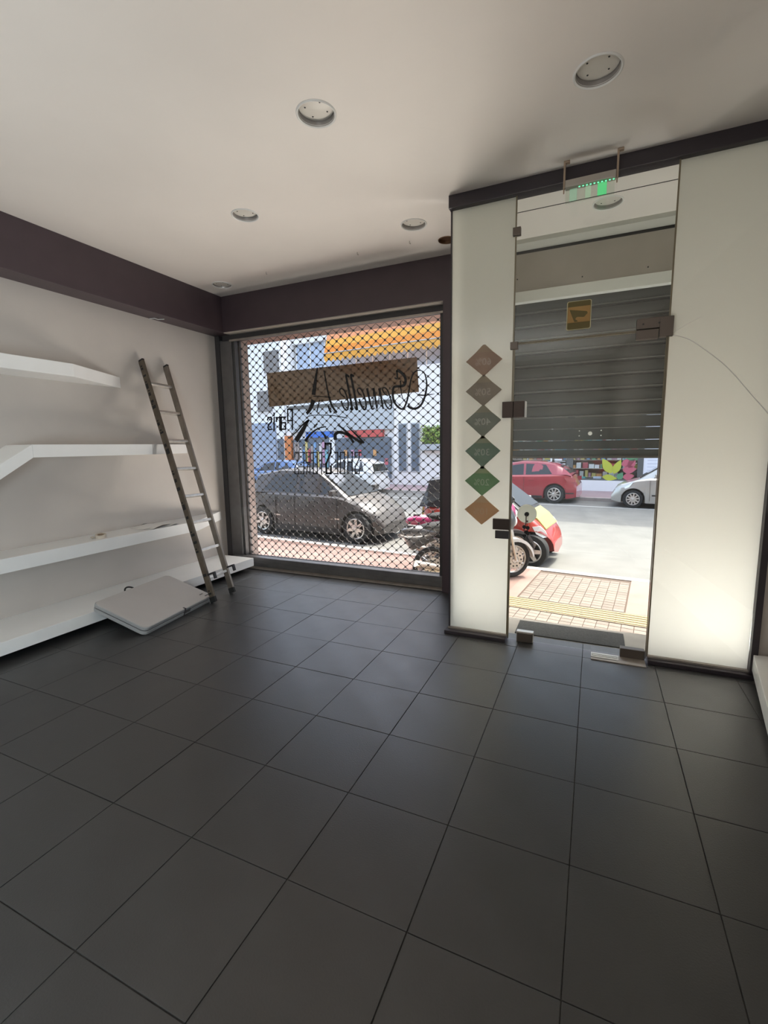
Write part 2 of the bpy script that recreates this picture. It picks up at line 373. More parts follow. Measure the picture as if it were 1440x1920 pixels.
import json as _json
TR = _json.loads('''{"script":[[[[-1.035,2.012],[-1.082,2.007],[-1.153,2.005],[-1.209,2.014]],0.003,0.012],[[[-1.184,2.253],[-1.22,2.253],[-1.256,2.227],[-1.28,2.185],[-1.295,2.123],[-1.31,2.05],[-1.327,1.969],[-1.356,1.903],[-1.385,1.878],[-1.427,1.899],[-1.468,1.946],[-1.487,2.008],[-1.487,2.075],[-1.474,2.105],[-1.445,2.112],[-1.395,2.11],[-1.358,2.12],[-1.344,2.156],[-1.353,2.201],[-1.394,2.248],[-1.439,2.274]],0.008,0.022],[[[-1.443,2.274],[-1.437,2.229],[-1.44,2.188],[-1.465,2.201]],0.016,0.012],[[[-1.184,2.253],[-1.148,2.233],[-1.125,2.184],[-1.115,2.118],[-1.119,2.06],[-1.141,1.974],[-1.181,1.906],[-1.234,1.876],[-1.286,1.883],[-1.323,1.909]],0.006,0.02],[[[-1.401,2.167],[-1.397,2.077],[-1.38,1.994],[-1.339,1.932]],0.01,0.005],[[[-1.543,2.02],[-1.581,2.043],[-1.606,2.086],[-1.59,2.11],[-1.556,2.087],[-1.53,2.033],[-1.507,1.956],[-1.508,1.899],[-1.532,1.885],[-1.566,1.92],[-1.59,1.983]],0.008,0.012],[[[-1.644,2.104],[-1.628,2.031],[-1.613,1.946],[-1.601,1.888]],0.02,0.014],[[[-1.713,2.112],[-1.697,2.035],[-1.684,1.949],[-1.674,1.893]],0.02,0.014],[[[-1.788,2.115],[-1.768,2.023],[-1.748,1.937],[-1.731,1.893],[-1.709,1.9]],0.02,0.012],[[[-1.731,1.893],[-1.716,2.005],[-1.713,2.111]],0.005,0.005],[[[-1.674,1.893],[-1.65,2.001],[-1.644,2.104]],0.005,0.005],[[[-1.853,2.043],[-1.882,2.061],[-1.904,2.102],[-1.881,2.121],[-1.846,2.089],[-1.818,2.018],[-1.802,1.947],[-1.809,1.901],[-1.83,1.894],[-1.863,1.942],[-1.884,2.006]],0.008,0.016],[[[-1.945,2.247],[-1.979,2.265],[-1.961,2.167],[-1.939,2.056],[-1.919,1.945],[-1.914,1.898],[-1.934,1.914]],0.018,0.02],[[[-2.001,2.247],[-2.037,2.267],[-2.022,2.171],[-2.0,2.059],[-1.98,1.948],[-1.973,1.899],[-1.998,1.917]],0.018,0.02],[[[-2.062,2.036],[-2.108,2.07],[-2.123,2.115],[-2.097,2.129],[-2.061,2.099],[-2.033,2.027],[-2.02,1.963],[-2.028,1.908],[-2.053,1.897],[-2.088,1.942],[-2.105,1.999]],0.008,0.014],[[[-2.398,2.376],[-2.424,2.266],[-2.445,2.171],[-2.463,2.082]],0.01,0.04],[[[-2.465,2.025],[-2.49,1.969],[-2.522,1.917],[-2.564,1.878]],0.05,0.03],[[[-2.315,2.338],[-2.298,2.241],[-2.28,2.136],[-2.255,2.031],[-2.233,1.965],[-2.202,1.915],[-2.166,1.874]],0.008,0.02],[[[-2.277,1.959],[-2.259,1.914],[-2.241,1.878]],0.012,0.02],[[[-2.466,2.07],[-2.384,2.062],[-2.236,2.042]],0.008,0.008],[[[-2.404,2.399],[-2.332,2.401],[-2.33,2.371]],0.006,0.006],[[[-2.387,2.017],[-2.425,1.893]],0.01,0.01]],"emblem":[[[[-2.561,1.839],[-2.478,1.857],[-2.317,1.852],[-2.181,1.838],[-2.038,1.81]],0.005,0.008],[[[-2.535,1.806],[-2.576,1.761],[-2.629,1.689],[-2.725,1.575]],0.012,0.05],[[[-2.535,1.806],[-2.626,1.754],[-2.697,1.691],[-2.815,1.605]],0.02,0.01],[[[-2.596,1.568],[-2.537,1.631],[-2.464,1.685],[-2.387,1.715],[-2.311,1.724]],0.03,0.01],[[[-2.473,1.717],[-2.422,1.761]],0.012,0.01],[[[-2.378,1.669],[-2.336,1.631],[-2.316,1.586]],0.012,0.02],[[[-2.195,1.574],[-2.193,1.637],[-2.145,1.658],[-2.073,1.643],[-2.018,1.611],[-1.964,1.539]],0.035,0.022],[[[-2.163,1.739],[-2.102,1.702],[-2.002,1.62],[-1.859,1.533]],0.008,0.024],[[[-2.045,1.727],[-1.971,1.663],[-1.902,1.6],[-1.839,1.533]],0.006,0.02]],"city":[[[[-2.768,1.709],[-2.756,1.937],[-2.822,1.94],[-2.828,1.81],[-2.763,1.808]],0.0145,0.0145],[[[-2.858,1.85],[-2.918,1.852],[-2.926,1.71]],0.0145,0.0145],[[[-2.925,1.713],[-2.865,1.712],[-2.861,1.786],[-2.921,1.788]],0.0145,0.0145],[[[-2.939,1.857],[-2.947,1.707]],0.0145,0.0145],[[[-2.939,1.849],[-2.987,1.85],[-2.989,1.807]],0.0145,0.0145],[[[-3.021,1.852],[-3.03,1.708]],0.0145,0.0145],[[[-3.018,1.903],[-3.019,1.882]],0.0145,0.0145],[[[-3.118,1.829],[-3.107,1.855],[-3.07,1.856],[-3.054,1.836],[-3.067,1.801],[-3.108,1.768],[-3.118,1.738],[-3.108,1.713],[-3.065,1.717]],0.0145,0.0145]],"caption":[[[[-1.95,1.382],[-1.949,1.434],[-1.898,1.433],[-1.9,1.368],[-1.953,1.27],[-1.955,1.199],[-1.904,1.199],[-1.903,1.246]],0.009,0.009],[[[-2.04,1.437],[-2.047,1.196]],0.009,0.009],[[[-1.985,1.437],[-1.992,1.197]],0.009,0.009],[[[-2.044,1.325],[-1.988,1.325]],0.009,0.009],[[[-2.134,1.435],[-2.082,1.435],[-2.089,1.197],[-2.141,1.197],[-2.134,1.435]],0.009,0.009],[[[-2.215,1.436],[-2.169,1.436],[-2.177,1.196],[-2.224,1.196]],0.009,0.009],[[[-2.173,1.325],[-2.209,1.325]],0.009,0.009],[[[-2.406,1.437],[-2.352,1.437]],0.009,0.009],[[[-2.38,1.437],[-2.39,1.192]],0.009,0.009],[[[-2.492,1.438],[-2.437,1.438],[-2.447,1.193],[-2.502,1.193],[-2.492,1.438]],0.009,0.009],[[[-2.549,1.19],[-2.538,1.438],[-2.589,1.439],[-2.594,1.324],[-2.543,1.324]],0.009,0.009],[[[-2.567,1.324],[-2.598,1.19]],0.009,0.009],[[[-2.672,1.439],[-2.621,1.439],[-2.632,1.191],[-2.684,1.191]],0.009,0.009],[[[-2.626,1.324],[-2.669,1.324]],0.009,0.009],[[[-2.748,1.385],[-2.745,1.44],[-2.693,1.44],[-2.696,1.37],[-2.754,1.265],[-2.758,1.19],[-2.705,1.191],[-2.702,1.241]],0.009,0.009],[[[-2.329,1.481],[-2.327,1.536],[-2.256,1.535],[-2.26,1.434],[-2.325,1.306],[-2.325,1.199],[-2.266,1.2],[-2.263,1.279]],0.018,0.018]]}''')
ink = M('black_vinyl', (.006, .006, .007), .5)
def catmull(p, n=6):
    q = [p[0]]+list(p)+[p[-1]]; out = []
    for i in range(1, len(q)-2):
        for k in range(n):
            t = k/n; r = []
            for d in range(2):
                a, b, c, e = q[i-1][d], q[i][d], q[i+1][d], q[i+2][d]
                r.append(.5*((2*b)+(-a+c)*t+(2*a-5*b+4*c-e)*t*t+(-a+3*b-3*c+e)*t**3))
            out.append(tuple(r))
    out.append(tuple(p[-1])); return out
def ribbon(g, pts, w0, w1, y0, y1, curved):
    if curved and len(pts) > 2:
        P = catmull(pts); k = len(P); vs = []; fs = []
        for i, p in enumerate(P):
            a = P[max(i-1, 0)]; b = P[min(i+1, k-1)]; dx, dz = b[0]-a[0], b[1]-a[1]; l = math.hypot(dx, dz) or 1
            f = i/(k-1); w = (w0+(w1-w0)*math.sin(f*math.pi/2))/2; nx, nz = -dz/l*w, dx/l*w
            for y in (y0, y1): vs += [(p[0]+nx, y, p[1]+nz), (p[0]-nx, y, p[1]-nz)]
        for i in range(k-1):
            a, b = i*4, (i+1)*4
            fs += [(a, a+1, b+1, b), (a+2, b+2, b+3, a+3), (a, b, b+2, a+2), (a+1, a+3, b+3, b+1)]
        fs += [(0, 2, 3, 1), (k*4-4, k*4-3, k*4-1, k*4-2)]
        g.add(vs, fs)
    else:
        for i in range(len(pts)-1):
            a, b = Vector(pts[i]), Vector(pts[i+1]); d = (b-a); l = d.length; d /= l; n = Vector((-d.y, d.x))
            wa, wb = (w0, w1) if w0 != w1 else (w0, w0); ex = wa/2 if w0 == w1 else 0
            a2, b2 = a-d*ex, b+d*ex
            q = [a2+n*wa/2, a2-n*wa/2, b2-n*wb/2, b2+n*wb/2]
            g.prism([tuple(v) for v in q], (0, y0, 0), (1,0,0), (0,0,1), (0, y1-y0, 0))
for key, nm, lb in (('script', 'script_lettering', 'black script lettering Semelle A'), ('emblem', 'shoe_emblem', 'black line drawing of a shoe'), ('city', 'city_lettering', 'black block lettering Paris'), ('caption', 'caption_lettering', 'thin black lettering Shoe Stores')):
    g = G()
    for pts, a, b in TR[key]: ribbon(g, pts, a*1.2, b*1.2, 3.4395, 3.4445, key in ('script', 'emblem'))
    o = g.build(nm, ink, win); o['label'] = lb

# brown sheet stuck on the outside of the window
m_board = film('brown_sheet', (.20, .14, .095), .75, .78, (.36, 1.2, (.46, .36, .27)))
bd = tag(G().prism([(-3.110, 2.370), (-1.226, 2.388), (-1.205, 2.043), (-3.095, 1.980)], (0, 3.456, 0), (1,0,0), (0,0,1), (0, .004, 0)).build('paper_banner', m_board), 'long brown sheet stuck across the shop window behind the script lettering', 'banner')

# roll-down grille of waved wires
grl = thing('roller_grille', 'roll-down lattice grille of waved grey wires outside the shop window', 'grille', (-2.28, 3.56, 0))
PX, PZ, AM = .107, .0455, .0165
x0, x1 = -3.575, -.955
def wave(ph):
    n = int((x1-x0)/(PX/12)); pts = []
    for i in range(n+1):
        x = x0+(x1-x0)*i/n; a = 2*math.pi*(x-x0)/PX+ph
        pts.append((x+2.28, 0, AM*math.sin(a)*(1-.12*math.cos(2*a))))
    return G().tube(pts, .0033, 5)
wv = [wave(0).build('wire', m_wire, grl, local=True, smooth=60), wave(math.pi).build('wire', m_wire, grl, local=True, smooth=60)]
NW = int((2.80-.135)/PZ); clips = G()
for k in range(NW+1):
    z = .135+k*PZ
    o = wv[k] if k < 2 else inst(wv[k % 2], (0, 0, z), grl)
    o.location = (0, 0, z)
    if k < NW:     # wave k crests (phase) touch wave k+1 troughs
        q = PX*.25 if k % 2 == 0 else PX*.75
        x = x0+q
        while x < x1:
            clips.box(x-.0095, x+.0095, 3.552, 3.568, z+PZ/2-.0105, z+PZ/2+.0105); x += PX
tag(clips.build('clip', m_wire, grl), kind='stuff')
G().box(-3.575, -.955, 3.54, 3.575, .055, .128).build('bottom_bar', m_framed, grl, bevel=.004)
G().box(-3.595, -3.568, 3.545, 3.575, .06, 2.80).build('side_bar', m_framed, grl)

# ------------------------------------------------------------------ entrance glazing
YG = 2.36
trk = struct('trim_6', G().box(-.565, 2.0, 2.325, 2.42, 3.172, ZC), m_rail, None, 'dark purple rail along the ceiling above the entrance glass', bevel=.004)
def panel(n, x0, x1, label):
    p = estruct(n, ((x0+x1)/2, YG, 0), label)
    G().box(x0, x1, YG, YG+.010, .03, 3.175).build('pane', g_clear, p)
    G().box(x0+.001, x1-.001, YG+.0115, YG+.0125, .032, 3.172).build('frosted_film', f_frost, p)
    return p
pL = panel('window_2', -.548, -.098, 'tall frosted glass panel left of the door')
pR = panel('window_3', .862, 1.425, 'wide frosted glass panel right of the door with a long crack')
G().box(-.556, -.548, YG-.004, YG+.014, .0, 3.175).build('edge', m_rail, pL)
G().box(-.575, -.095, 2.29, 2.42, 0, .028).build('base_rail', m_rail, pL, bevel=.003)
G().box(-.560, -.095, 2.345, 2.385, .028, .04).build('base_bead', m_alu_d, pL)
G().box(-.099, -.090, YG-.001, YG+.011, .03, 3.175).build('edge', m_edge, pL)
G().box(.853, .862, YG-.001, YG+.011, .03, 3.175).build('edge', m_edge, pR)
G().box(.86, 1.45, 2.30, 2.42, 0, .030).build('base_rail', m_rail, pR, bevel=.003)
G().box(.86, 1.43, 2.345, 2.385, .030, .042).build('base_bead', m_alu_d, pR)
struct('trim_7', G().box(1.425, 1.462, 2.325, 2.44, 0, 3.175), m_rail, None, 'dark purple post at the right end of the entrance glass', bevel=.003)
crk = M('crack', (.97, .97, .95), .3)
def crack(pts, w): return G().tube([(x, YG-.0005, z) for x, z in catmull(pts, 5)], w, 5).build('crack', crk, pR)
crack([(.845, 2.173), (.93, 2.145), (.991, 2.11), (1.107, 2.011), (1.17, 1.95), (1.223, 1.886), (1.31, 1.772), (1.397, 1.66), (1.424, 1.625)], .0028)
crack([(.86, 2.165), (.89, 2.183), (.942, 2.212), (.99, 2.238), (1.03, 2.254)], .0013)
pt = estruct('window_4', (.38, YG, 2.2), 'clear glass transom above the door')
G().box(-.088, .852, YG, YG+.010, 2.208, 3.175).build('pane', g_door, pt)
G().box(-.088, .852, YG-.001, YG+.011, 2.204, 2.210).build('edge', m_edge, pt)
for z in (2.945, 2.19): G().box(-.115, -.062, YG-.012, YG+.024, z-.026, z+.026).build('glass_clip', m_patch, pt, bevel=.003)
sg = thing('warning_sticker', 'yellow sticker with a camera pictogram on the glass above the door', 'sticker', (.33, YG, 2.35))
m_sty = film('sticker_yellow', (.52, .33, .14), .2); m_stb = film('sticker_brown', (.21, .175, .085), .2); m_ste = film('sticker_edge', (.66, .62, .42), .2)
G().prism(rrect(.253, .405, 2.254, 2.440, .012), (0, YG-.0012, 0), (1,0,0), (0,0,1), (0, .001, 0)).build('border', m_ste, sg)
G().prism(rrect(.258, .400, 2.259, 2.436, .010), (0, YG-.0022, 0), (1,0,0), (0,0,1), (0, .001, 0)).build('sheet', m_stb, sg)
G().box(.260, .398, YG-.0032, YG-.0022, 2.302, 2.402).build('field', m_sty, sg)
G().prism([(.270, 2.386), (.378, 2.366), (.383, 2.354), (.372, 2.343), (.362, 2.331), (.322, 2.336), (.312, 2.332), (.308, 2.322), (.322, 2.312), (.322, 2.305), (.303, 2.305), (.294, 2.325), (.286, 2.345)], (0, YG-.0042, 0), (1,0,0), (0,0,1), (0, .001, 0)).build('camera_pictogram', m_stb, sg)

dr = estruct('door_1', (.38, YG, 0), 'frameless clear glass door in the entrance')
G().box(-.082, .846, YG, YG+.010, .012, 2.200).build('pane', g_door, dr)
G().box(-.090, -.082, YG-.002, YG+.012, .012, 2.200).build('edge', m_edge, dr)
G().box(.846, .851, YG-.001, YG+.011, .012, 2.200).build('edge', m_edge, dr)
G().box(-.082, .846, YG-.001, YG+.011, 2.196, 2.202).build('edge', m_edge, dr)
h = G().box(.805, .880, YG-.02, YG+.03, 2.155, 2.275).box(.675, .805, YG-.02, YG+.03, 2.212, 2.275).build('top_hinge', m_patch, dr, bevel=.003)
G().box(.675, .800, YG-.022, YG+.032, 2.150, 2.206).build('hinge_plate', m_patch, dr, bevel=.003)
hs = G()
for x, z in ((.712, 2.24), (.80, 2.24)): hs.lathe([(0, -.003), (.006, -.002), (.006, .001)], (x, YG-.02, z), (0, 1, 0), 10)
hs.build('screw', m_black, h)
G().box(.690, .842, YG-.02, YG+.03, .004, .072).build('bottom_hinge', m_patch, dr, bevel=.003)
G().box(-.015, .098, YG-.022, YG+.032, .006, .078).build('floor_lock', m_patch, dr, bevel=.004)
G().box(-.020, .103, YG-.010, YG+.036, .000, .084).build('lock_cover', m_steel, dr, bevel=.003)
k_ = G().box(-.160, -.083, YG-.026, YG+.03, 1.690, 1.802).build('strike_plate', M('dark_bronze', (.055, .04, .033), .4, .6), dr, bevel=.002)
G().box(-.080, -.004, YG-.026, YG+.03, 1.690, 1.802).build('strike_plate', MATS['dark_bronze'], dr, bevel=.002)
G().box(-.003, .006, YG-.020, YG+.03, 1.690, 1.800).build('strike_edge', m_white, dr)
G().box(-.213, -.088, YG-.024, YG-.002, .864, .946).build('lock_keeper', MATS['dark_bronze'], dr, bevel=.003)
G().box(-.194, -.090, YG-.024, YG-.002, .796, .856).build('lock_keeper', m_framed, dr, bevel=.003)
G().lathe([(.004, -.010), (.045, -.014), (.064, -.022), (.069, -.018), (.069, -.004), (0, -.004)], (.033, YG, .992), (0, 1, 0), 36).build('lock_disc', film('disc_white', (.92, .93, .87), .5), dr, smooth=40)
G().lathe([(0, -.030), (.016, -.028), (.016, -.008)], (.033, YG, .990), (0, 1, 0), 20).build('lock_cylinder', m_black, dr, smooth=40)
key = thing('key_bunch', 'bunch of dark keys hanging from the lock disc on the glass door', 'keys', (.033, YG, .97))
kg = G().box(.028, .036, YG-.045, YG-.041, .915, .985).box(.036, .046, YG-.045, YG-.041, .935, .948); kg.build('key', m_patch, key)
G().tube([(.035+.015*math.cos(a), YG-.040, .915+.02*math.sin(a)) for a in [i*math.pi/8 for i in range(16)]], .002, 6, closed=True).build('ring', m_steel, key)
for i, (x, z) in enumerate(((.020, .898), (.045, .893), (.047, .853), (.023, .832), (.036, .862))):
    G().lathe([(0, -.003), (.013, -.003), (.015, 0), (.013, .003), (0, .003)], (x, YG-.040-.003*i, z), (0, 1, .1), 14).box(x-.003, x+.003, YG-.042-.003*i, YG-.039-.003*i, z-.03, z).build('key', m_black, key)
fp = thing('floor_spring_cover', 'shiny metal cover plate of the floor hinge under the glass door', 'door hardware', (.67, 2.29, 0))
G().box(.505, .845, 2.235, 2.355, .0, .008).build('plate', m_alu_d, fp, bevel=.002)
G().box(.505, .680, 2.262, 2.335, .008, .014).build('cover', m_white, fp, bevel=.002)
for y in (2.28, 2.305): G().box(.51, .675, y, y+.006, .014, .018).build('ridge', m_alu, fp)

# roller shutter
sh = thing('roller_shutter', 'dark roller shutter pulled halfway down outside the glass door', 'shutter', (.25, 3.52, 1.38))
pr_ = []
PITCHS = .1185
for a, b in ((3.500, .000), (3.494, .004), (3.493, .010), (3.497, .016), (3.503, .020)): pr_.append((a, b))
for i in range(7): t = i/6; pr_.append((3.503-.006*math.sin(math.pi*t), .024+t*(PITCHS-.040)))
pr_ += [(3.516, PITCHS-.008), (3.516, PITCHS), (3.524, PITCHS), (3.524, .0)]
m_slat_hi = M('slat_highlight', (.10, .10, .095), .4, .3)  # paler lip colour paints the highlight line along each slat
s0 = G().prism([(a, b) for a, b in pr_], (-.50, 0, 0), (0,1,0), (0,0,1), (1.52, 0, 0))
s0.prism([(3.4905, .001), (3.4905, .012), (3.4935, .014), (3.4995, .001)], (-.50, 0, 0), (0,1,0), (0,0,1), (1.52, 0, 0), 1)
base = Vector(sh.location)
sl = s0.build('slat', [m_slat, m_slat_hi], sh, local=True, smooth=35)
for i in range(9):
    o = sl if i == 0 else inst(sl, (0,0,0), sh)
    o.location = (-base.x, -base.y, 1.38+.355+i*PITCHS-base.z)
for z0, z1 in ((1.382, 1.440), (1.444, 1.522), (1.526, 1.630), (1.634, 1.732)):
    G().box(-.50, 1.02, 3.498, 3.52, z0, z1).build('slat', m_slat, sh, bevel=.003)
G().box(-.50, 1.02, 3.490, 3.528, 1.362, 1.386).build('bottom_bar', M('shutter_rubber', (.05, .042, .036), .6), sh, bevel=.004)
G().lathe([(0, -.008), (.016, -.006), (.018, 0)], (.42, 3.498, 1.585), (0, 1, 0), 16).build('lock', m_white, sh, smooth=40)
for x, z in ((.33, 1.61), (.33, 1.565), (.51, 1.61), (.51, 1.565)): G().lathe([(0, -.004), (.005, -.003), (.006, 0)], (x, 3.498, z), (0, 1, 0), 8).build('rivet', m_white, sh)
G().box(-.46, -.34, 3.4955, 3.498, 1.655, 1.70).build('plate', m_frame, sh)
G().box(-.27, -.13, 3.4955, 3.498, 1.527, 1.531).build('label_strip', m_alu_d, sh)
for xa in (-.555, 1.0): struct('trim_8', G().box(xa, xa+.055, 3.47, 3.55, -.45, 2.80), m_frame, None, 'shutter guide rail at the side of the entrance')

# discount stickers on the left frosted panel
CX = -.302
for n_, z, c, cw, lb in (('60%', 2.108, (.62, .51, .44), (.66, .58, .52), 'faded brown diamond sticker reading 60%, topmost on the frosted glass'),
                    ('50%', 1.893, (.54, .50, .45), (.64, .59, .54), 'faded grey diamond sticker reading 50%, under the brown 60% one'),
                    ('40%', 1.677, (.47, .50, .465), (.60, .61, .57), 'blue grey diamond sticker reading 40% beside the bronze strike plate'),
                    ('30%', 1.452, (.39, .48, .42), (.56, .60, .55), 'dark green diamond sticker reading 30% on the frosted glass'),
                    ('20%', 1.226, (.37, .52, .36), (.54, .62, .50), 'bright green diamond sticker reading 20% on the frosted glass'),
                    ('10%', 1.004, (.68, .51, .36), (.68, .56, .42), 'orange brown diamond sticker reading 10%, lowest on the frosted glass')):
    key_ = n_[:2]
    st = thing('diamond_sticker', lb, 'sticker', (CX, YG, z), group='diamond discount stickers on the frosted panel')
    f1 = film('sticker_'+key_, c, .68); f2 = film('sticker_top_'+key_, tuple(.55*a+.45*b for a, b in zip(c, (.66, .60, .48))), .68); f3 = film('sticker_ink_'+key_, cw, .18)
    hw, hh = .134, .111
    tipw = .014 if n_ in ('40%', '30%') else .003
    cut = .52
    zc = hh*cut; wc = hw*(1-cut)
    low = [(-hw, 0), (-tipw, -hh), (tipw, -hh), (hw, 0), (wc, zc), (-wc, zc)]
    top = [(-wc, zc), (wc, zc), (.008, hh), (-.008, hh)]
    G().prism([(CX+a, z+b) for a, b in low], (0, YG-.0015, 0), (1,0,0), (0,0,1), (0, .001, 0)).build('sheet', f1, st)
    G().prism([(CX+a, z+b) for a, b in top], (0, YG-.0015, 0), (1,0,0), (0,0,1), (0, .001, 0)).build('upper_band', f2, st)
    if n_ in ('40%', '30%'): G().box(CX-.014, CX+.014, YG-.0015, YG-.0005, z-hh-.022, z-hh).build('link', f2, st)
    tx = text_mesh('number', n_, .072, f3, st, (CX-.004, YG-.0021, z-.012), (-1,0,0), (0,0,1))

# ------------------------------------------------------------------ shelves on the left wall
def shelf(name, label, poly, z0, z1, extra=None):
    t = thing(name, label, 'shelf', (XL, 1.5, z0), group='white display shelves')
    G().prism(poly, (0,0,z0), (1,0,0), (0,1,0), (0,0,z1-z0)).build('board', m_shelf, t, bevel=.003)
    return t
shelf('display_shelf', 'short white top shelf with a slanting end, under the bulkhead', [(XL, YB), (-3.50, YB), (-3.50, 1.425), (XL, 2.105)], 2.105, 2.21)
s2 = shelf('display_shelf', 'white eye-level shelf that dips to the left, behind the ladder', [(XL, 1.043), (-3.50, 1.043), (-3.50, 2.12), (XL, 2.88)], 1.45, 1.55)
# the sloping piece that drops from the eye-level shelf to the one below
G().prism([(1.043, 1.45), (1.043, 1.55), (-.30, .71), (-.30, .585)], (XL, 0, 0), (0,1,0), (0,0,1), (.35, 0, 0)).build('sloping_board', m_shelf, s2, bevel=.003)
G().box(XL+.10, XL+.118, 2.40, 2.404, 1.452, 1.548).build('bracket', m_alu_d, s2)
shelf('display_shelf', 'long white shelf carrying the tape and papers, behind the ladder', [(XL, YB), (-3.50, YB), (-3.50, 2.625), (XL, 3.35)], .60, .71)
b4 = shelf('display_shelf', 'long deep white bottom shelf just above the floor, behind the folded table', [(XL, YB), (-3.31, YB), (-3.31, 3.285), (XL, 3.285)], .060, .158)
G().box(XL, -3.62, YB, 3.2, 0, .060).build('plinth', m_framed, b4)
rs = thing('display_shelf', 'low white shelf at the right edge beside the frosted glass', 'shelf', (1.5, 1.0, .05), group='white display shelves')
def xs(y): return 1.443+(y-2.36)*.165
G().prism([(xs(YB), YB), (xr(YB), YB), (xr(2.36), 2.36), (xs(2.33), 2.33)], (0,0,.055), (1,0,0), (0,1,0), (0,0,.105)).build('board', m_shelf, rs, bevel=.003)
G().prism([(xs(YB)+.12, YB), (xr(YB), YB), (xr(2.36), 2.36), (xs(2.33)+.12, 2.33)], (0,0,0), (1,0,0), (0,1,0), (0,0,.055)).build('plinth', m_framed, rs)

# things lying on the shelves
tp = thing('tape_roll', 'small beige roll of tape on the long white shelf', 'tape', (-3.60, 1.58, .71))
m_tape = M('tape_beige', (.56, .50, .42), .5); m_tapec = M('tape_core', (.30, .22, .15), .7)
G().lathe([(.028, 0), (.045, 0), (.045, .030), (.028, .030), (.028, 0)], (-3.60, 1.58, .712), (.15, -.1, 1), 28).build('roll', m_tape, tp, smooth=40)
G().lathe([(.024, .001), (.028, .001), (.028, .029), (.024, .029), (.024, .001)], (-3.60, 1.58, .712), (.15, -.1, 1), 28).build('core', m_tapec, tp, smooth=40)
G().prism([(-.02, -.01), (.05, -.012), (.055, .012), (-.02, .012)], (-3.66, 1.54, .716), (.9, -.4, 0), (.4, .9, 0), (0, 0, .004)).build('loose_end', m_tape, tp)
pp = thing('paper_pile', 'creased white papers with a brown edge on the long shelf left of the ladder', 'papers', (-3.62, 2.22, .71))
m_paper = M('paper', (.74, .73, .71), .7); m_brown = M('brown_card', (.18, .085, .05), .7)
def sheet(n, mat, x0, x1, y0, y1, z, curl, rz, up=0):
    vs = []; fs = []; N = 8; c, s = math.cos(rz), math.sin(rz); cx, cy = (x0+x1)/2, (y0+y1)/2
    for i in range(N+1):
        for j in (0, 1):
            x = x0+(x1-x0)*j-cx; y = y0+(y1-y0)*i/N-cy; zz = z+curl*math.sin(math.pi*i/N)+up*i/N
            vs.append((cx+x*c-y*s, cy+x*s+y*c, zz))
    k = len(vs); vs += [(a, b, d+.0012) for a, b, d in vs]
    for i in range(N):
        a = i*2; fs += [(a, a+2, a+3, a+1), (k+a, k+a+1, k+a+3, k+a+2), (a, k+a, k+a+2, a+2), (a+1, a+3, k+a+3, k+a+1)]
    fs += [(0, 1, k+1, k), (N*2, k+N*2, k+N*2+1, N*2+1)]
    return G().add(vs, fs).build(n, mat, pp, smooth=50)
sheet('sheet', m_paper, -3.78, -3.56, 2.00, 2.30, .7115, .012, -.15)
sheet('sheet', m_paper, -3.76, -3.53, 2.05, 2.34, .7130, .020, .12)
sheet('card', m_brown, -3.62, -3.55, 2.10, 2.33, .7118, .010, .10)
sheet('sheet', m_paper, -3.66, -3.52, 2.22, 2.40, .7128, .008, .3)
tag(G().tube([(-3.80, 2.15, .716), (-3.792, 2.18, .728), (-3.788, 2.21, .728), (-3.786, 2.235, .716)], .0045, 8).build('cable_piece', m_black, None, smooth=60), 'short bent black piece of cable on the long shelf near the wall', 'cable')
# dark drip stain on the front of the long shelf
# ------------------------------------------------------------------ ladder
F1, T1 = Vector((-2.865, 2.156, 0)), Vector((-3.835, 2.349, 2.418))
F2, T2 = Vector((-2.906, 2.462, 0)), Vector((-3.835, 2.65, 2.403))
lad = thing('ladder', 'worn aluminium ladder leaning on the left wall by the window', 'ladder', F1)
m_ladl = M('ladder_rail_worn', (.13, .105, .078), .5, .5, noise=(9, .25))
m_lad = M('ladder_rail', (.26, .225, .19), .42, .7, noise=(10, .12))
m_rung = M('ladder_rung', (.66, .63, .58), .35, .8, noise=(25, .1))
wd = ((F2-F1)+(T2-T1)).normalized()
rails = []
for F, Tt, s, mt_ in ((F1, T1, -1, m_ladl), (F2, T2, 1, m_lad)):
    d = (Tt-F).normalized(); dp = d.cross(wd).normalized()
    if dp.x < 0: dp = -dp            # dp points to the front of the ladder
    W_, D_ = .026, .062
    o = F-wd*W_/2-dp*D_/2
    L = (Tt-F).length
    rail = G().obox(o+d*.05, wd*W_, dp*D_, d*(L-.06)).build('rail', mt_, lad, bevel=.004)
    G().obox(o-wd*.002-dp*.002+d*.012, wd*(W_+.004), dp*(D_+.004), d*.055).build('foot', m_rubber, rail, bevel=.004)
    G().obox(o-wd*.001-dp*.001+d*(L-.022), wd*(W_+.002), dp*(D_+.002), d*.018).build('end_cap', m_rubber, rail, bevel=.003)
    rails.append((rail, o, d, dp, L, W_, D_))
rail, o, d, dp, L, W_, D_ = rails[0]
marks = []
for t in (.035, .105, .20, .235, .265, .335, .372, .45, .485, .515, .60, .63, .685, .72, .79, .815, .845, .875, .925, .955):
    a = .004+.010*random.random(); hgt = .018+.04*random.random(); wdt = .026+.022*random.random()
    G().obox(o-wd*.0012+d*(t*L)+dp*a, wd*.0016, dp*wdt, d*hgt).build('tape_mark', m_rubber, rail)
    if random.random() < .7: G().obox(o-wd*.0012+d*(t*L+hgt+.012)+dp*(a+.006), wd*.0016, dp*.018, d*.014).build('tape_mark', m_rubber, rail)
for t in (.0965, .2055, .3175, .424, .538, .656, .7775, .8975):
    a, b = F1+(T1-F1)*t, F2+(T2-F2)*t; e = (b-a); a = a+e*.03; e = e*.94
    G().obox(a-dp*.019-d*.014, e, dp*.038, d*.028).build('rung', m_rung, lad, bevel=.006)
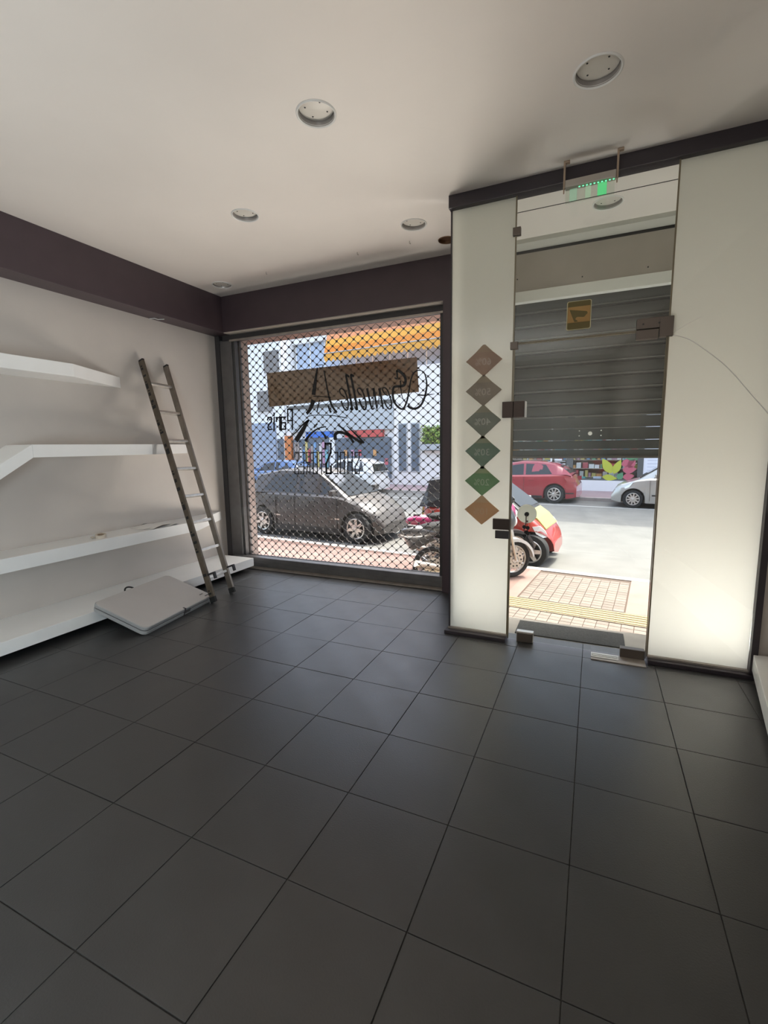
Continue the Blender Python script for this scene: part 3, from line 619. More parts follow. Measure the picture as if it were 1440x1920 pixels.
for (rl, o, d, dp, L, W_, D_), F, Tt in ((rails[0], F1, T1), (rails[1], F2, T2)):
    c = F+(Tt-F)*.105+dp*.03
    g = G().obox(c-wd*.016+dp*0, wd*.032, dp*.085, d*.018).obox(c-wd*.016+dp*.067-d*.05, wd*.032, dp*.018, d*.062)
    g.build('hook', m_black, rl, bevel=.005)
# ------------------------------------------------------------------ folded table
U = Vector((-.158, .987, 0)).normalized(); HV = Vector((-.987, -.158, 0)).normalized(); Wt, RISE = .545, .178
Vv = HV*math.sqrt(Wt*Wt-RISE*RISE)+Vector((0,0,RISE)); V = Vv.normalized(); N = V.cross(U); N = N if N.z > 0 else -N
P0 = Vector((-2.80, 1.317, .001)); LT = .885
tbl = thing('folding_table', 'pale grey folded table lying tilted against the bottom shelf', 'table', P0)
m_tab = M('table_plastic', (.50, .475, .46), .45, noise=(4, .03), bump=(150, .05)); m_tabr = M('table_rim', (.10, .10, .105), .45, .3); m_tabe = M('table_edge', (.36, .365, .37), .42)
def tprism(pts, n0, n1): return G().prism(pts, P0+N*n0, U, V, N*(n1-n0))
half = LT*.545
def outline(i):
    return [p for p in rrect(i, LT-i, i, Wt-i, .045, 5)]
lowr = tprism(outline(0), .0, .029).build('leaf', m_tabe, tbl, bevel=.004)
tprism(outline(.006), .028, .040).build('rim', m_tabr, tbl)
tprism(outline(0), .038, .066).build('leaf', m_tabe, tbl, bevel=.005)
tprism(outline(.006), .066, .0685).build('top_skin', m_tab, tbl)
# hinge gap and latch on the long front edge
tprism([(half-.008, -.001), (half+.010, -.001), (half+.010, .026), (half-.008, .026)], -.0005, .0692).build('notch', m_framed, tbl)
tprism([(half+.012, -.004), (half+.075, -.004), (half+.075, .006), (half+.012, .006)], .018, .050).build('latch', m_tabr, tbl, bevel=.002)
for a, b, c, e in ((LT-.075, .030, .06, .012), (LT-.10, .075, .045, .010)):
    tprism([(a, b), (a+c, b), (a+c, b+e), (a, b+e)], .0685, .0693).build('scuff', m_tabr, tbl)
tprism([(LT-.003, .05), (LT+.006, .05), (LT+.006, .12), (LT-.003, .12)], .010, .055).build('clip', m_alu_d, tbl)
hp = []
for i in range(13):
    a = math.pi*i/12; hp.append(P0+U*(.42-.055*math.cos(a))+V*(Wt-.005+.055*math.sin(a))+N*(.034+.02*math.sin(a)))
G().tube(hp, .0075, 10).build('handle', m_black, tbl, smooth=60)

# ------------------------------------------------------------------ recessed lamps
m_lens = M('lamp_lens', (.70, .67, .61), .3); m_can = M('lamp_can', (.36, .34, .33), .35, .5); m_cop = M('lamp_copper', (.19, .11, .065), .3, .7)
LAMP_LABEL = ['round recessed ceiling lamp with four screws, left of the ceiling middle', 'round recessed ceiling lamp nearest the camera, above the exit lamp', 'round recessed ceiling lamp over the middle of the room by the bulkhead', 'round recessed ceiling lamp in front of the shop window, beside the copper spot', 'small copper coloured spot lamp beside the frosted glass panel', 'round recessed ceiling lamp in the corner of the two bulkheads', 'recessed lamp in the ceiling of the entrance recess behind the glass']
def lamp(i, x, y, r, label, copper=False):
    t = thing('ceiling_lamp', label, 'lamp', (x, y, ZC), group='recessed ceiling lamps')
    dpt = .020 if copper else (.010 if i == 5 else .024)
    G().lathe([(r*.88, .004), (r*.90, -.004), (r*.96, -.007), (r*1.0, -.004), (r*1.01, .001), (r*.9, .004)], (x, y, ZC), (0,0,1), 44).build('rim', m_cop if copper else m_white, t, smooth=50)
    G().lathe([(r*.89, -.002), (r*.86, dpt), (r*.86, dpt+.015), (0, dpt+.016)], (x, y, ZC), (0,0,1), 44).build('housing', m_cop if copper else m_can, t, smooth=50)
    ln = G().lathe([(0, dpt-.004), (r*.5, dpt-.003), (r*.845, dpt), (r*.845, dpt+.004), (0, dpt+.004)], (x, y, ZC), (0,0,1), 44).build('lens', m_cop if copper else m_lens, t, smooth=50)
    if not copper:
        s = G()
        for a in (40, 140, 220, 320): s.lathe([(0, -.003), (.004, -.002), (.005, 0)], (x+r*.55*math.cos(R(a)), y+r*.55*math.sin(R(a)), ZC+dpt-.003), (0,0,1), 8)
        s.build('screw', m_black, ln)
    return t
for i, (x, y, r) in enumerate(LAMPS): lamp(i, x, y, r, LAMP_LABEL[i], i == 4)
for k, (x, y, lb) in enumerate(((-1.60, 2.91, 'small screw hook in the ceiling midway along the window bulkhead'), (-1.085, 2.90, 'small screw hook in the ceiling next to the lamp before the window'), (-2.65, 2.93, 'small screw hook in the ceiling furthest from the glass entrance'))):
    tag(G().tube([(x, y, ZC), (x, y, ZC-.018), (x+.008, y, ZC-.026), (x+.010, y, ZC-.016)], .0028, 6).build('ceiling_hook', m_alu_d, None), lb, 'hook', 'screw hooks in the ceiling')
tag(G().tube([(-3.84, 2.50, 2.851), (-3.78, 2.51, 2.851), (-3.775, 2.53, 2.848), (-3.785, 2.56, 2.851), (-3.72, 2.58, 2.851)], .0045, 6).build('wire_hook', m_white, None), 'small bent white wire under the purple bulkhead above the ladder', 'hook')

# ------------------------------------------------------------------ exit lamp
ex = thing('exit_lamp', 'emergency exit lamp hung from the ceiling with a faint green glowing plate', 'exit sign', (.365, 2.26, ZC))
m_exb = M('exit_body', (.42, .39, .35), .45, .3)
G().box(.222, .510, 2.235, 2.285, 3.098, 3.140).build('body', m_exb, ex, bevel=.003)
for x in (.208, .512):
    G().box(x, x+.012, 2.25, 2.272, 3.10, ZC-.004).box(x, x+.036, 2.247, 2.275, ZC-.012, ZC).box(x+.001, x+.009, 2.252, 2.262, 3.072, 3.10).build('bracket', M('exit_bracket', (.40, .31, .235), .45, .4), ex, bevel=.002)
G().box(.224, .506, 2.258, 2.263, 3.012, 3.100).build('plate', glass('acrylic', (.93, .96, .93)), ex)
def greenf(nm, c, s):
    mt = bpy.data.materials.new(nm); mt.use_nodes = True; t = mt.node_tree; t.nodes.clear()
    o = nd(t, 'ShaderNodeOutputMaterial'); mx = nd(t, 'ShaderNodeMixShader'); tr = nd(t, 'ShaderNodeBsdfTransparent'); e = nd(t, 'ShaderNodeEmission')
    mx.inputs[0].default_value = s; e.inputs[0].default_value = (*c, 1); e.inputs[1].default_value = .42
    t.links.new(tr.outputs[0], mx.inputs[1]); t.links.new(e.outputs[0], mx.inputs[2]); t.links.new(mx.outputs[0], o.inputs[0]); return mt
gf1, gf2, gf3 = greenf('exit_green', (.10, .80, .26), .55), greenf('exit_green_pale', (.40, .80, .46), .16), greenf('exit_green_dim', (.28, .56, .36), .28)
for a, b, c in ((.248, .292, gf3), (.340, .372, gf2), (.410, .462, gf1)): G().box(a, b, 2.2570, 2.2576, 3.020, 3.092).build('glow_band', c, ex)
ed = M('exit_led', (.1, .6, .25), .4, emit=(.15, 1.0, .45), estr=.9)
lg = G()
for i in range(10): x = .30+i*.0215; lg.box(x, x+.010, 2.256, 2.258, 3.0935, 3.0975)
lg.build('light_strip', ed, ex)

# ------------------------------------------------------------------ street (its line is turned a little against the shop front)
TH = R(-6)
UX, UY = Vector((math.cos(TH), math.sin(TH), 0)), Vector((-math.sin(TH), math.cos(TH), 0))
SO = Vector((0, 6.4, 0))
def W(s, d, z=0): return SO+UX*s+UY*d+Vector((0,0,z))
EZ = Vector((0,0,1))
def sbox(g, s0, s1, d0, d1, z0, z1, mi=0): return g.obox(W(s0, d0, z0), UX*(s1-s0), UY*(d1-d0), EZ*(z1-z0), mi)
ZS, ZR = -.45, -.57
struct('sidewalk', sbox(sbox(G(), -30, 20, -4.6, -.16, -.8, ZS-.012), -30, -.36, -4.6, -.16, -.8, ZS), [m_joint], None, 'pavement in front of the shop')
struct('sidewalk_slab', sbox(sbox(G(), -30, -.20, -1.62, -.16, ZS-.02, ZS), 1.045, 20, -1.62, -.16, ZS-.02, ZS), m_side, None, 'pink concrete pavement strips')
kb = struct('kerb', sbox(G(), -30, 20, -.16, 0, -.8, ZS+.004), m_kerb, None, 'pale stone kerb', bevel=.01)
struct('road', sbox(G(), -40, 25, 0, 10.7, -.9, ZR), m_road, None, 'asphalt street')
struct('road_line', sbox(G(), -40, 25, 9.05, 9.12, ZR, ZR+.002), m_line, None, 'thin pale line along the far parking lane')
struct('road_joint', sbox(G(), -40, 25, 1.95, 1.98, ZR, ZR+.001), M('road_seam', (.17,.168,.155), .85), None, 'faint seam along the street')
struct('kerb', sbox(G(), -40, 25, 10.7, 10.85, -.9, ZS), m_kerb, None, 'kerb across the street', bevel=.01)
struct('sidewalk', sbox(G(), -40, 25, 10.85, 14.2, -.9, ZS-.002), m_farside, None, 'pinkish pavement across the street')
# pavers: a field before the door and a band along the shop fronts
pav = estruct('paving', W(-.18, -1.6, ZS), 'small grey beige paving blocks before the entrance')
pav.rotation_euler = (0, 0, TH)
PS, PD = .121, .100
pg = G().box(.003, PS-.003, .003, PD-.003, -.012, 0).build('paver', m_paver, pav, local=True, bevel=.003)
n = 0
for i in range(10):
    for j in range(13):
        o = pg if n == 0 else inst(pg, (0,0,0), pav); n += 1
        o.location = (i*PS, j*PD, random.uniform(-.001, .001))
for i in range(-4, 15):
    for j in range(6):
        o = inst(pg, (i*PS, -.42-(j+1)*PD, random.uniform(-.001, .001)), pav)
tac = estruct('tactile_strip', W(-1.2, -2.0, ZS), 'yellow ribbed tactile paving strip')
tac.rotation_euler = (0, 0, TH)
for k in range(9):
    tt = G().box(.002, .358, .0, .385, -.012, .0).build('tile', m_tact, tac, local=True) if k == 0 else inst(tt, (0,0,0), tac)
    tt.location = (k*.36, 0, 0)
for k in range(5):
    rb = G().box(0, 3.24, .03+k*.072, .064+k*.072, 0, .006).build('rib', M('tactile_rib', (.33, .255, .115), .8), tac, local=True, bevel=.002)

# ------------------------------------------------------------------ vehicles
def lerp(pl, x):
    if x <= pl[0][0]: return pl[0][1]
    for (a, b), (c, d) in zip(pl, pl[1:]):
        if x <= c: return b+(d-b)*(x-a)/(c-a) if c > a else d
    return pl[-1][1]
m_rim = M('alloy_rim', (.62, .60, .57), .3, .8); m_lamp = M('headlamp_glass', (.80, .84, .84), .08, spec=.9, coat=1); m_tail = M('tail_lamp', (.35, .05, .06), .15, coat=1); m_ind = M('rim_dark', (.02, .02, .02), .5)
def wheel(parent, x, y, R_, side, spokes=5, wdt=.19, sw=.05, dark=False):
    """side = +1: the outer face looks to +Y"""
    ax = (0, side, 0); o = (x, y, R_)
    rr = R_*.66
    w = G().lathe([(rr*.9, -wdt), (rr, -wdt), (R_*.94, -wdt), (R_, -wdt+.03), (R_, -.03), (R_*.95, 0), (rr*1.03, .004), (rr, -.01), (rr*.98, -.03)], o, ax, 36).build('wheel', m_rubber, parent, local=True, smooth=40)
    rm = G().lathe([(rr*1.03, .002), (rr*.99, .010), (rr*.92, .006), (rr*.90, -.03)], o, ax, 36)
    a0 = Vector(ax).orthogonal().normalized(); b0 = Vector(ax).cross(a0); O = Vector(o)
    for k in range(spokes):
        an = 2*math.pi*k/spokes+.3; e = a0*math.cos(an)+b0*math.sin(an); f = e.cross(Vector(ax))
        rm.add([O+e*rr*.12+f*sw*.8+Vector(ax)*.006, O+e*rr*.12-f*sw*.8+Vector(ax)*.006, O+e*rr*.95-f*sw*.55+Vector(ax)*.002, O+e*rr*.95+f*sw*.55+Vector(ax)*.002,
                O+e*rr*.12+f*sw*.8-Vector(ax)*.02, O+e*rr*.12-f*sw*.8-Vector(ax)*.02, O+e*rr*.95-f*sw*.55-Vector(ax)*.02, O+e*rr*.95+f*sw*.55-Vector(ax)*.02],
               [(0,1,2,3), (7,6,5,4), (0,4,5,1), (1,5,6,2), (2,6,7,3), (3,7,4,0)])
    rm.lathe([(rr*.26, -.02), (rr*.26, .006), (rr*.14, .014), (0, .014)], o, ax, 20)
    rm.build('rim', m_rim, w, local=True)
    G().lathe([(rr*.95, -.045), (0, -.045)], o, ax, 24).build('rim_back', m_ind, w, local=True)
    nb = G()
    for k in range(5):
        an = 2*math.pi*(k+.5)/5; e = a0*math.cos(an)+b0*math.sin(an)
        nb.lathe([(.011, .006), (.011, .010), (0, .010)], O+e*rr*.2, ax, 8)
    nb.build('wheel_nut', m_ind, w, local=True)
    return w
def car(name, label, s, d, head, sp, zg=ZR):
    """head +1 faces along +s, -1 along -s; s,d is the middle"""
    rz = TH if head > 0 else TH+math.pi
    t = thing(name, label, 'car', W(s, d, zg), rz)
    L, Wd, low, roof, zb = sp['L'], sp['W'], sp['low'], sp['roof'], sp.get('zb', .17)
    xf, xrr, Rw = sp['xf'], sp['xr'], sp['R']; ra = Rw+.045
    xm = 0
    def hw(x): xn = abs(x/(L/2)); return Wd/2*(1-sp.get('round', .17)*xn**6-.03*xn**2)
    xsn = [-L/2+L*i/26 for i in range(27)]
    for c in (xf, xrr):
        xsn = [x for x in xsn if abs(x-c) > ra+.015]
        xsn += [c-ra-.004, c+ra+.004]+[c+ra*math.cos(math.pi*k/12) for k in range(13)]
    xsn.sort()
    rings = []
    for x in xsn:
        zo = zb+(.06*max(0, abs(x)/(L/2)-.88)/.12)
        for c in (xf, xrr):
            if abs(x-c) <= ra+1e-6: zo = max(zo, Rw+math.sqrt(max(0, ra*ra-(x-c)**2)))
        h = hw(x); zt = lerp(low, x); H = zt-zb
        P = [(0, zb), (.80*h, zo), (.97*h, zo), (h, max(zb+.42*H, zo+.012)), (.99*h, max(zb+.72*H, zo+.03)), (.955*h, max(zt-.05, zo+.05)), (.88*h, max(zt-.005, zo+.06)), (0, zt+.02)]
        rings.append([(x, y, z) for y, z in P]+[(x, -y, z) for y, z in P[-2:0:-1]])
    g = G(); k = len(rings[0]); vs = [v for r_ in rings for v in r_]; fs = []
    for i in range(len(rings)-1):
        for j in range(k): j2 = (j+1) % k; fs.append((i*k+j, (i+1)*k+j, (i+1)*k+j2, i*k+j2))
    fs += [tuple(range(k)), tuple(range(len(rings)*k-1, (len(rings)-1)*k-1, -1))]
    mi = [0]*len(fs)
    body = g.add(vs, fs).build('body', sp['paint'], t, local=True, smooth=32)
    G().box(-L/2+.15, L/2-.15, -.76*Wd/2, .76*Wd/2, zb+.02, .62).build('underbody', m_black, body, local=True)
    # cabin
    bw, rw = .885*Wd/2, sp.get('rw', .70)*Wd/2
    def belt(x): return lerp(low, x)-.015
    def side(x, tt, sg, off=0):
        zr = lerp(roof, x)-.035; b = belt(x); zr = max(zr, b+.001)
        return (x, sg*(bw+(rw-bw)*tt*min(1, (zr-b)/.25)+off), b+(zr-b)*tt)
    st = sorted(set([roof[0][0]+(roof[-1][0]-roof[0][0])*i/20 for i in range(21)]+[p[0] for p in roof])); rings = []
    for x in st:
        zr = max(lerp(roof, x), belt(x)+.003); a = side(x, 0, 1); b = side(x, 1, 1)
        P = [a, b, (x, b[1]*.88, zr-.004), (x, 0, zr+.012)]
        rings.append(P+[(p[0], -p[1], p[2]) for p in P[-2::-1]])
    g = G(); k = len(rings[0]); vs = [v for r_ in rings for v in r_]; fs = []
    for i in range(len(rings)-1):
        for j in range(k-1): fs.append((i*k+j, (i+1)*k+j, (i+1)*k+j+1, i*k+j+1))
    cb = g.add(vs, fs).build('roof', sp.get('roofpaint', sp['paint']), t, local=True, smooth=40)
    for sg in (1, -1):
        for poly in sp['win']:
            pts = [Vector(side(x, tt, sg, .005)) for x, tt in poly]
            q = [p-Vector((0, sg*.012, 0)) for p in pts]; n = len(pts)
            f = [tuple(range(n)), tuple(range(2*n-1, n-1, -1))]+[(i, n+i, n+(i+1) % n, (i+1) % n) for i in range(n)]
            if sg > 0: f = [tuple(reversed(a)) for a in f]
            G().add(pts+q, f).build('side_window', g_car, t, local=True)
    for (xa, xb), nm in ((sp['ws'], 'windscreen'), (sp['rw_'], 'rear_window')):
        a = .04; pts = []
        for x, ww in ((xa, .84), (xb, .86)):
            s1 = side(x, 1, 1); zr = lerp(roof, x)+.010; pts.append((x, s1[1]*ww, zr))
        (x1, y1, z1), (x2, y2, z2) = pts
        nrm = Vector((z1-z2, 0, x2-x1)); nrm = nrm if nrm.z > 0 else -nrm; nrm = nrm.normalized()*.012
        v = [Vector((x1, y1, z1)), Vector((x1, -y1, z1)), Vector((x2, -y2, z2)), Vector((x2, y2, z2))]
        G().add([p-nrm for p in v]+[p+nrm*.8 for p in v], [(0,1,2,3), (7,6,5,4), (0,4,5,1), (1,5,6,2), (2,6,7,3), (3,7,4,0)]).build(nm, g_car, t, local=True)
    for c in (xf, xrr):
        for sg in (1, -1): wheel(t, c, sg*(Wd/2-.035), Rw, sg, sp.get('spokes', 5), sw=sp.get('sw', .05))
    # side strips, lamps, mirrors, handles
    for sg in (1, -1):
        def patch(nm, pts, mat, th=.012):
            v = [Vector((x, sg*(hw(x)*f+.004), z)) for x, z, f in pts]; q = [p-Vector((0, sg*(th+.02), 0)) for p in v]; n = len(v)
            f = [tuple(range(n)), tuple(range(2*n-1, n-1, -1))]+[(i, n+i, n+(i+1) % n, (i+1) % n) for i in range(n)]
            if sg > 0: f = [tuple(reversed(a)) for a in f]
            return G().add(v+q, f).build(nm, mat, t, local=True)
        for nm, pts, mat in sp.get('patches', ()): patch(nm, pts, mat)
        mx, mz = sp['mirror']
        mg = G(); mg.box(mx-.05, mx+.07, sg*(Wd/2-.06) if sg > 0 else sg*(Wd/2+.14), sg*(Wd/2+.14) if sg > 0 else sg*(Wd/2-.06), mz, mz+.12)
        mg.build('mirror', sp.get('mirrormat', sp['paint']), t, local=True, bevel=.025)
        for hx in sp.get('handles', ()): 
            ya, yb = sg*(Wd/2-.01), sg*(Wd/2+.016)
            G().box(hx, hx+.16, min(ya, yb), max(ya, yb), sp['hz'], sp['hz']+.03).build('door_handle', sp['paint'], t, local=True, bevel=.006)
        for x0 in sp.get('seams', ()):
            ya, yb = sg*(Wd/2-.02), sg*(Wd/2+.0015)
            G().box(x0-.003, x0+.003, min(ya, yb), max(ya, yb), zb+.08, lerp(low, x0)-.06).build('door_seam', m_ind, t, local=True)
    return t
p_red = M('car_paint_red', (.30, .018, .030), .3, coat=1.0); p_sil = M('car_paint_silver', (.44, .43, .40), .32, .55, coat=.8); p_dk = M('car_paint_brown_grey', (.050, .044, .040), .5, .0, coat=.35)
p_org = M('car_paint_orange_red', (.40, .030, .014), .3, coat=1.0); p_yel = M('car_paint_yellow', (.36, .33, .09), .35, coat=.8); p_blue = M('car_paint_blue', (.05, .11, .26), .3, coat=1.0); p_wht = M('car_paint_white', (.62, .62, .60), .35, coat=.8)
SP = dict(
 red=dict(L=4.05, W=1.76, R=.325, xf=1.24, xr=-1.32, paint=p_red, low=[(-2.03,.60),(-1.98,.86),(-1.80,1.02),(-1.0,.985),(.4,.955),(1.0,.93),(1.3,.90),(1.8,.76),(2.03,.52)],
   roof=[(-1.86,1.0),(-1.55,1.24),(-1.25,1.37),(-.7,1.445),(-.1,1.455),(.35,1.38),(1.18,.91)], win=[[(-1.22,.10),(-.98,.92),(-.30,.90),(-.32,.06)],[(-.24,.06),(-.22,.90),(.33,.86),(.88,.12)]], ws=(1.10,.40), rw_=(-1.80,-1.45), spokes=9, sw=.030,
   patches=[('tail_lamp',[(-2.0,.88,1),(-1.62,.90,1),(-1.72,.78,1),(-2.0,.74,1)],m_tail),('wheel_arch_trim',[(-1.95,.34,1),(-1.66,.34,1),(-1.66,.38,1),(-1.95,.38,1)],m_black),('sill',[(-.92,.18,1),(.84,.18,1),(.84,.26,1),(-.92,.26,1)],m_black)],
   mirror=(.72,.96), handles=(-.62,.05), hz=.80, seams=(-.28,)),
 sil=dict(L=3.58, W=1.62, R=.29, xf=1.16, xr=-1.22, paint=p_sil, low=[(-1.79,.62),(-1.72,.9),(-1.5,.97),(.7,.95),(1.05,.90),(1.55,.74),(1.74,.60),(1.79,.44)],
   roof=[(-1.72,.95),(-1.55,1.36),(-.9,1.53),(-.1,1.53),(.25,1.45),(1.06,.90)], win=[[(-1.25,.10),(-1.1,.90),(-.35,.90),(-.36,.06)],[(-.28,.06),(-.26,.90),(.25,.86),(.62,.10)]], ws=(1.00,.30), rw_=(-1.71,-1.58), spokes=10, sw=.034,
   patches=[('headlamp',[(1.16,.84,.99),(1.60,.66,.97),(1.70,.58,.95),(1.52,.56,.98),(1.28,.66,1)],m_lamp),('bumper_strip',[(1.50,.46,.99),(1.74,.46,.95),(1.74,.40,.95),(1.52,.41,.99)],m_black),('fog_lamp',[(1.60,.33,.97),(1.70,.33,.96),(1.70,.25,.96),(1.60,.25,.97)],m_lamp),('side_strip',[(-.70,.40,1),(.64,.40,1),(.64,.44,1),(-.70,.44,1)],m_black)],
   mirror=(.52,.97), handles=(-.55,), hz=.78, seams=(.70,-.30)),
 smart=dict(round=.42, L=2.44, W=1.48, R=.285, xf=.90, xr=-.92, paint=p_org, roofpaint=M('cabin_black', (.025,.025,.028), .35), low=[(-1.22,.58),(-1.17,.95),(.45,.97),(.72,.92),(.95,.80),(1.12,.62),(1.22,.40)],
   roof=[(-1.17,.97),(-1.02,1.45),(-.4,1.54),(.05,1.48),(.80,.91)], win=[[(-.62,.08),(-.55,.9),(.05,.9),(.50,.10)]], ws=(.74,.10), rw_=(-1.16,-1.04), spokes=6, sw=.052,
   patches=[('headlamp',[(.92,.70,.99),(1.03,.71,.985),(1.10,.63,.98),(1.15,.52,.975),(1.08,.51,.98),(.98,.58,.99)],m_lamp),('turn_lamp',[(.38,.56,1),(.44,.56,1),(.44,.53,1),(.38,.53,1)],M('turn_lamp',(.6,.38,.2),.3))],
   mirror=(.48,.95), mirrormat=p_sil, hz=.78, seams=(.36,-.62)),
 dark=dict(round=.30, L=3.76, W=1.66, R=.33, xf=1.32, xr=-1.36, paint=p_dk, low=[(-1.88,.62),(-1.84,.95),(-1.8,1.04),(.7,1.02),(1.0,.98),(1.4,.84),(1.70,.66),(1.88,.42)],
   roof=[(-1.84,1.02),(-1.66,1.42),(-.9,1.56),(0,1.56),(.25,1.50),(1.12,.95)], win=[[(-1.35,.14),(-1.1,.88),(-.36,.90),(-.38,.06)],[(-.28,.06),(-.26,.90),(.35,.86),(.85,.10)]], ws=(1.05,.32), rw_=(-1.82,-1.66), spokes=7, sw=.05,
   patches=[('headlamp',[(1.44,.76,.98),(1.64,.64,.95),(1.72,.54,.94),(1.54,.62,.97)],m_lamp),('side_strip',[(-.95,.50,1),(.92,.50,1),(.92,.53,1),(-.95,.53,1)],m_alu),('sill',[(-.95,.19,1),(.92,.19,1),(.92,.30,1),(-.95,.30,1)],m_black)],
   mirror=(.80,1.02), handles=(-.62,.10), hz=.86, seams=(.86,-.33,-.9)))
import copy as _copy
def rep(k, **kw): q = dict(SP[k]); q.update(kw); return q
car('hatchback', 'red hatchback with dark windows parked across the street, its tail towards the silver car', -3.09, 10.3, -1, SP['red'])
car('hatchback', 'silver small hatchback parked across the street behind the red one', 1.83, 9.95, -1, SP['sil'])
smart = car('city_car', 'tiny orange red car with a pale yellow bonnet parked at the near kerb', -1.39, 1.03, 1, SP['smart'])
G().prism([(.80, .935), (.97, .815), (1.12, .645), (1.08, .60), (.93, .76), (.76, .88)], (0, -.48, 0), (1,0,0), (0,0,1), (0, .96, 0)).build('bonnet', p_yel, smart, local=True, bevel=.02)
G().prism([(-1.19, .62), (-1.225, .62), (-1.19, .95), (-1.14, .97), (-1.12, .9)], (0, -.45, 0), (1,0,0), (0,0,1), (0, .9, 0)).build('tail_panel', p_yel, smart, local=True)
car('estate_car', 'dark brown grey car parked at the near kerb behind the grille', -5.52, 1.45, 1, SP['dark'])
car('hatchback', 'blue car parked across the street by the shuttered shop', -15.1, 10.3, -1, rep('red', paint=p_blue))
car('hatchback', 'white car parked across the street behind the thin lettering', -10.9, 10.2, -1, rep('sil', paint=p_wht))

def ell(g, c, r, n=18, m=10, mi=0):
    vs = []; fs = []
    for i in range(m+1):
        a = math.pi*i/m
        for j in range(n): b = 2*math.pi*j/n; vs.append((c[0]+r[0]*math.sin(a)*math.cos(b), c[1]+r[1]*math.sin(a)*math.sin(b), c[2]+r[2]*math.cos(a)))
    for i in range(m):
        for j in range(n): j2 = (j+1) % n; fs.append((i*n+j, (i+1)*n+j, (i+1)*n+j2, i*n+j2))
    return g.add(vs, fs, mi)
def bike(label, s, d, rz, cbody, cfend):
    t = thing('motorcycle', label, 'motorcycle', W(s, d, ZS), rz)
    for x, nm in ((1.28, 0), (0, 1)):
        Rw = .275; o = (x, 0, Rw)
        w = G().tube([(x+(Rw-.036)*math.cos(a), 0, Rw+(Rw-.036)*math.sin(a)) for a in [i*math.pi/20 for i in range(40)]], .036, 10, closed=True).build('wheel', m_rubber, t, local=True, smooth=50)
        g = G().tube([(x+.205*math.cos(a), 0, Rw+.205*math.sin(a)) for a in [i*math.pi/20 for i in range(40)]], .016, 8, closed=True)
        for k in range(9):
            a = 2*math.pi*k/9; g.tube([(x+.04*math.cos(a), 0, Rw+.04*math.sin(a)), (x+.2*math.cos(a+.25), 0, Rw+.2*math.sin(a+.25))], .011, 6)
        g.lathe([(0, -.06), (.045, -.06), (.045, .06), (0, .06)], o, (0,1,0), 16); g.build('rim', m_rim, w, local=True, smooth=40)
        for sg in (-1, 1):
            b = G().lathe([(.055, 0), (.13, 0), (.13, .004), (.055, .004), (.055, 0)], (x, sg*.066, Rw), (0,1,0), 28)
            b.build('brake_disc', m_alu, w, local=True)
            hb = G()
            for k in range(10): a = 2*math.pi*k/10; hb.lathe([(.012, -.004), (.012, .008), (0, .008)], (x+.095*math.cos(a), sg*.066, Rw+.095*math.sin(a)), (0, sg, 0), 8)
            hb.build('disc_hole', m_ind, w, local=True)
    f = G()
    for sg in (-1, 1): f.tube([(1.28, sg*.095, .275), (1.17, sg*.095, .72), (1.10, sg*.09, .95)], [.02, .026, .022], 8)
    f.build('fork', m_alu, t, local=True, smooth=50)
    fe = [(1.28+.315*math.cos(a), .275+.315*math.sin(a)) for a in [R(8)+i*R(150)/16 for i in range(17)]]
    fi = [(1.28+.297*math.cos(a), .275+.297*math.sin(a)) for a in [R(8)+i*R(150)/16 for i in range(17)]][::-1]
    g = G(); v = []; k = len(fe)
    for p in fe: v += [(p[0], -.07, p[1]), (p[0], .07, p[1])]
    for p in fi[::-1]: v += [(p[0], -.075, p[1]-.03), (p[0], .075, p[1]-.03)]
    fs = []
    for i in range(k-1):
        a, b = 2*i, 2*i+2; c, e = 2*k+2*i, 2*k+2*i+2
        fs += [(a, a+1, b+1, b), (a, b, e, c), (a+1, c+1, e+1, b+1), (c, e, e+1, c+1)]
    g.add(v, fs).build('front_fender', cfend, t, local=True, smooth=60)
    G().tube([(1.06, 0, .90), (.75, 0, .55), (.45, 0, .42), (.10, 0, .42), (0, 0, .30)], .03, 8).tube([(1.06, 0, .90), (.55, 0, .78), (.05, 0, .80), (-.35, 0, .86)], .025, 8).build('frame', m_framed, t, local=True, smooth=50)
    g = G().box(.42, .80, -.13, .13, .26, .56); g.build('engine', m_alu_d, t, local=True, bevel=.04)
    ell(G(), (.72, 0, .80), (.30, .15, .15)).build('fuel_tank', cbody, t, local=True, smooth=60)
    ell(G(), (1.12, 0, .86), (.17, .16, .20)).build('fairing', cbody, t, local=True, smooth=60)
    ell(G(), (.20, 0, .83), (.40, .14, .07)).build('seat', m_rubber, t, local=True, smooth=60)
    ell(G(), (-.18, 0, .76), (.30, .11, .10)).build('tail', cbody, t, local=True, smooth=60)
    G().prism([(-.40, .70), (-.12, .72), (.10, .66), (-.30, .52)], (0, -.06, 0), (1,0,0), (0,0,1), (0, .12, 0)).build('rear_fender', cbody, t, local=True, bevel=.02)
    G().tube([(.60, -.16, .32), (.1, -.19, .28), (-.32, -.20, .38)], [.03, .045, .05], 10).build('exhaust', m_alu_d, t, local=True, smooth=50)
    G().tube([(1.0, -.36, .98), (1.08, -.20, 1.02), (1.10, 0, .98), (1.08, .20, 1.02), (1.0, .36, .98)], .014, 8).build('handlebar', m_framed, t, local=True, smooth=50)
    for sg in (-1, 1): ell(G().tube([(1.05, sg*.28, 1.0), (1.06, sg*.32, 1.16)], .006, 6), (1.05, sg*.33, 1.20), (.02, .07, .045)).build('mirror', m_black, t, local=True, smooth=60)
    ell(G(), (1.27, 0, .84), (.05, .08, .08)).build('headlamp', m_lamp, t, local=True, smooth=60)
    return t
